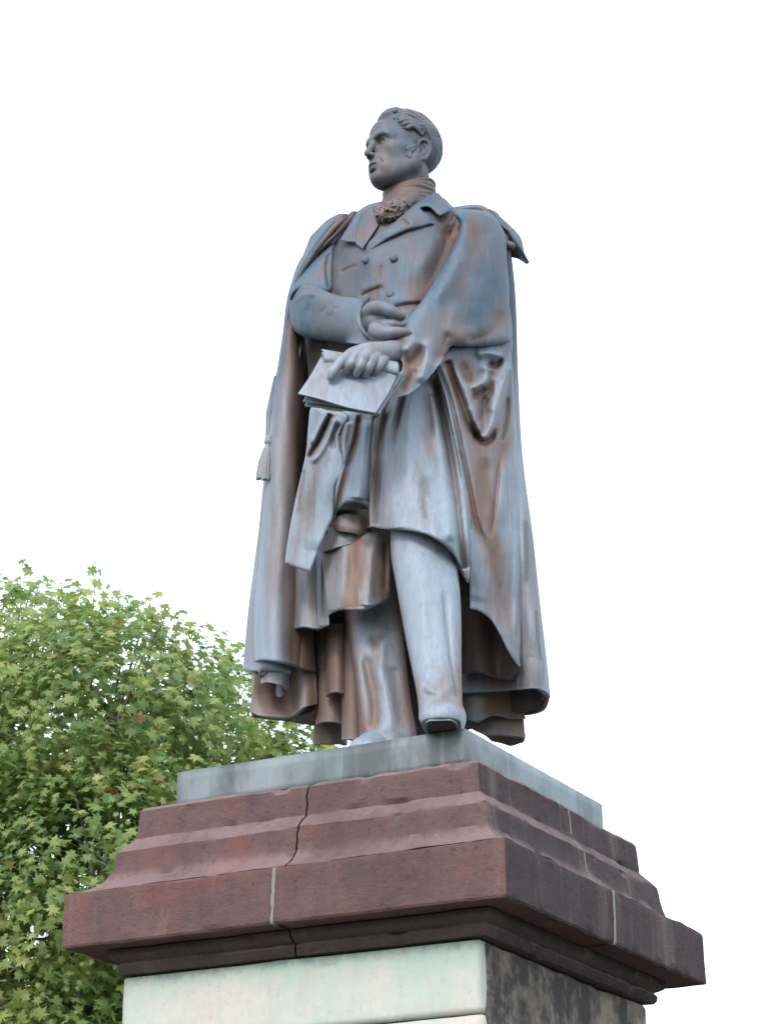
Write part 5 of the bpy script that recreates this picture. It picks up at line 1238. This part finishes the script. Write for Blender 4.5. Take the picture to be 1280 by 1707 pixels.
# sprays of shoots standing up out of the top
sh = []; so_ = []; twig = Geo()
for (ti, (u, v, d, n)) in enumerate(((45, 935, 0, 13), (160, 940, 0, 16), (255, 985, -.2, 9), (298, 1015, -.2, 9), (100, 985, .1, 12), (20, 975, .2, 10), (205, 985, 0, 10), (320, 1060, 0, 9), (375, 1082, .5, 10), (400, 1110, .6, 8), (130, 965, .2, 7), (70, 960, .2, 9), (-30, 960, 0, 12))):
    twig = Geo()
    top = TP(u, v, TY+d); root = TP(u-8+tr.uniform(-10, 10), v+115, TY+d+0.1)
    limb(twig, [root, (root+top)/2+[tr.uniform(-.04, .04), 0, 0], top], 0.007, 0.002, 5)
    for k_ in range(n):
        t = (k_+0.5)/n; p = root+(top-root)*t; a = k_*2.4; s_ = 0.16*(1.25-t)
        sh.append(p+[math.cos(a)*s_, math.sin(a)*s_, 0.02]); so_.append([math.cos(a), math.sin(a), 0.4])
    finish('twig', twig, TREE, M_BARK, crest=False)
pos = np.vstack([pos, np.array(sh)]); outw_ = np.vstack([outw_, np.array(so_)/np.linalg.norm(so_, axis=1, keepdims=True)])
n = len(pos)
size = 0.055+0.095*lr.random(n)**1.6; size[len(size)-len(sh):] = lr.uniform(0.10, 0.16, len(sh))
# leaf normals: up and outwards, drooping tips
nrm = outw_*0.9+np.array([0, 0, 0.75])+lr.normal(size=(n, 3))*0.55; nrm /= np.linalg.norm(nrm, axis=1, keepdims=True)
tipd = outw_*np.array([1, 1, 0.2])+np.array([0, 0, -0.45])+lr.normal(size=(n, 3))*0.6
tipd -= nrm*(tipd*nrm).sum(1, keepdims=True); tipd /= np.linalg.norm(tipd, axis=1, keepdims=True); xd = np.cross(tipd, nrm)
tone = np.clip(0.45+0.26*vnoise(pos, 0.7, 21)+0.16*lr.normal(size=n), 0, 0.90)
tone = np.where(lr.random(n) < 0.045, lr.uniform(0.86, 0.95, n), tone)
red = (lr.random(n) < 0.012) & (vnoise(pos, 0.5, 33) > 0.25); tone = np.where(red, 0.99, tone)
def leaf_geo(i):
    L = LV_*size[i]; return pos[i]+L[:, :1]*xd[i]+L[:, 1:2]*tipd[i]+L[:, 2:3]*nrm[i]
# nearest, most exposed leaves are separate parts; the rest one mass
camp = np.array([0, 0, CAMZ]); dd = pos-camp; up_ = -dd[:, 1]*SP+dd[:, 2]*CP; fw = dd[:, 1]*CP+dd[:, 2]*SP
pu = 640+FOC*dd[:, 0]/fw; pv = 853.5-FOC*up_/fw
vis = (pu > 8) & (pu < 520) & (pv > 925) & (pv < 1700)
score = size/dd[:, 1]*np.abs((nrm*dd/np.linalg.norm(dd, axis=1, keepdims=True)).sum(1))+np.where(vis, 0, -1)-(dd[:, 1]-TY)*0.0016
big = np.argsort(-score)[:290]; isbig = np.zeros(n, bool); isbig[big] = True
rest = np.nonzero(~isbig)[0]
W_ = LV_[None]*size[rest, None, None]
VV = pos[rest][:, None]+W_[..., :1]*xd[rest][:, None]+W_[..., 1:2]*tipd[rest][:, None]+W_[..., 2:3]*nrm[rest][:, None]
m = len(LV_); FF = LF_[None]+(np.arange(len(rest))*m)[:, None, None]
me = make_mesh('foliage', VV.reshape(-1, 3), np.zeros((0, 4), int), FF.reshape(-1, 3), smooth=False)
at = me.attributes.new('tone', 'FLOAT', 'POINT'); at.data.foreach_set('value', np.repeat(tone[rest], m).astype(np.float32))
fo = link('foliage', me, TREE, M_LEAF); fo['kind'] = 'stuff'
# shared leaf meshes, one for each of eight tones
variants = []
for q in range(10):
    tv = [0.15, 0.28, 0.38, 0.45, 0.52, 0.60, 0.70, 0.80, 0.92, 0.99][q]
    me = make_mesh('leaf', LV_, np.zeros((0, 4), int), LF_, smooth=False)
    at = me.attributes.new('tone', 'FLOAT', 'POINT'); at.data.foreach_set('value', np.full(len(LV_), tv, np.float32)); me.materials.append(M_LEAF); variants.append((tv, me))
for i in big:
    tv, me = min(variants, key=lambda x: abs(x[0]-tone[i]))
    o = bpy.data.objects.new('leaf', me); COL.objects.link(o); o.parent = TREE
    M3 = np.stack([xd[i], tipd[i], nrm[i]], 1)*size[i]; M4 = Matrix.Identity(4)
    for a in range(3):
        for b_ in range(3): M4[a][b_] = M3[a, b_]
        M4[a][3] = pos[i][a]-TRUNK[a]
    o.matrix_local = M4
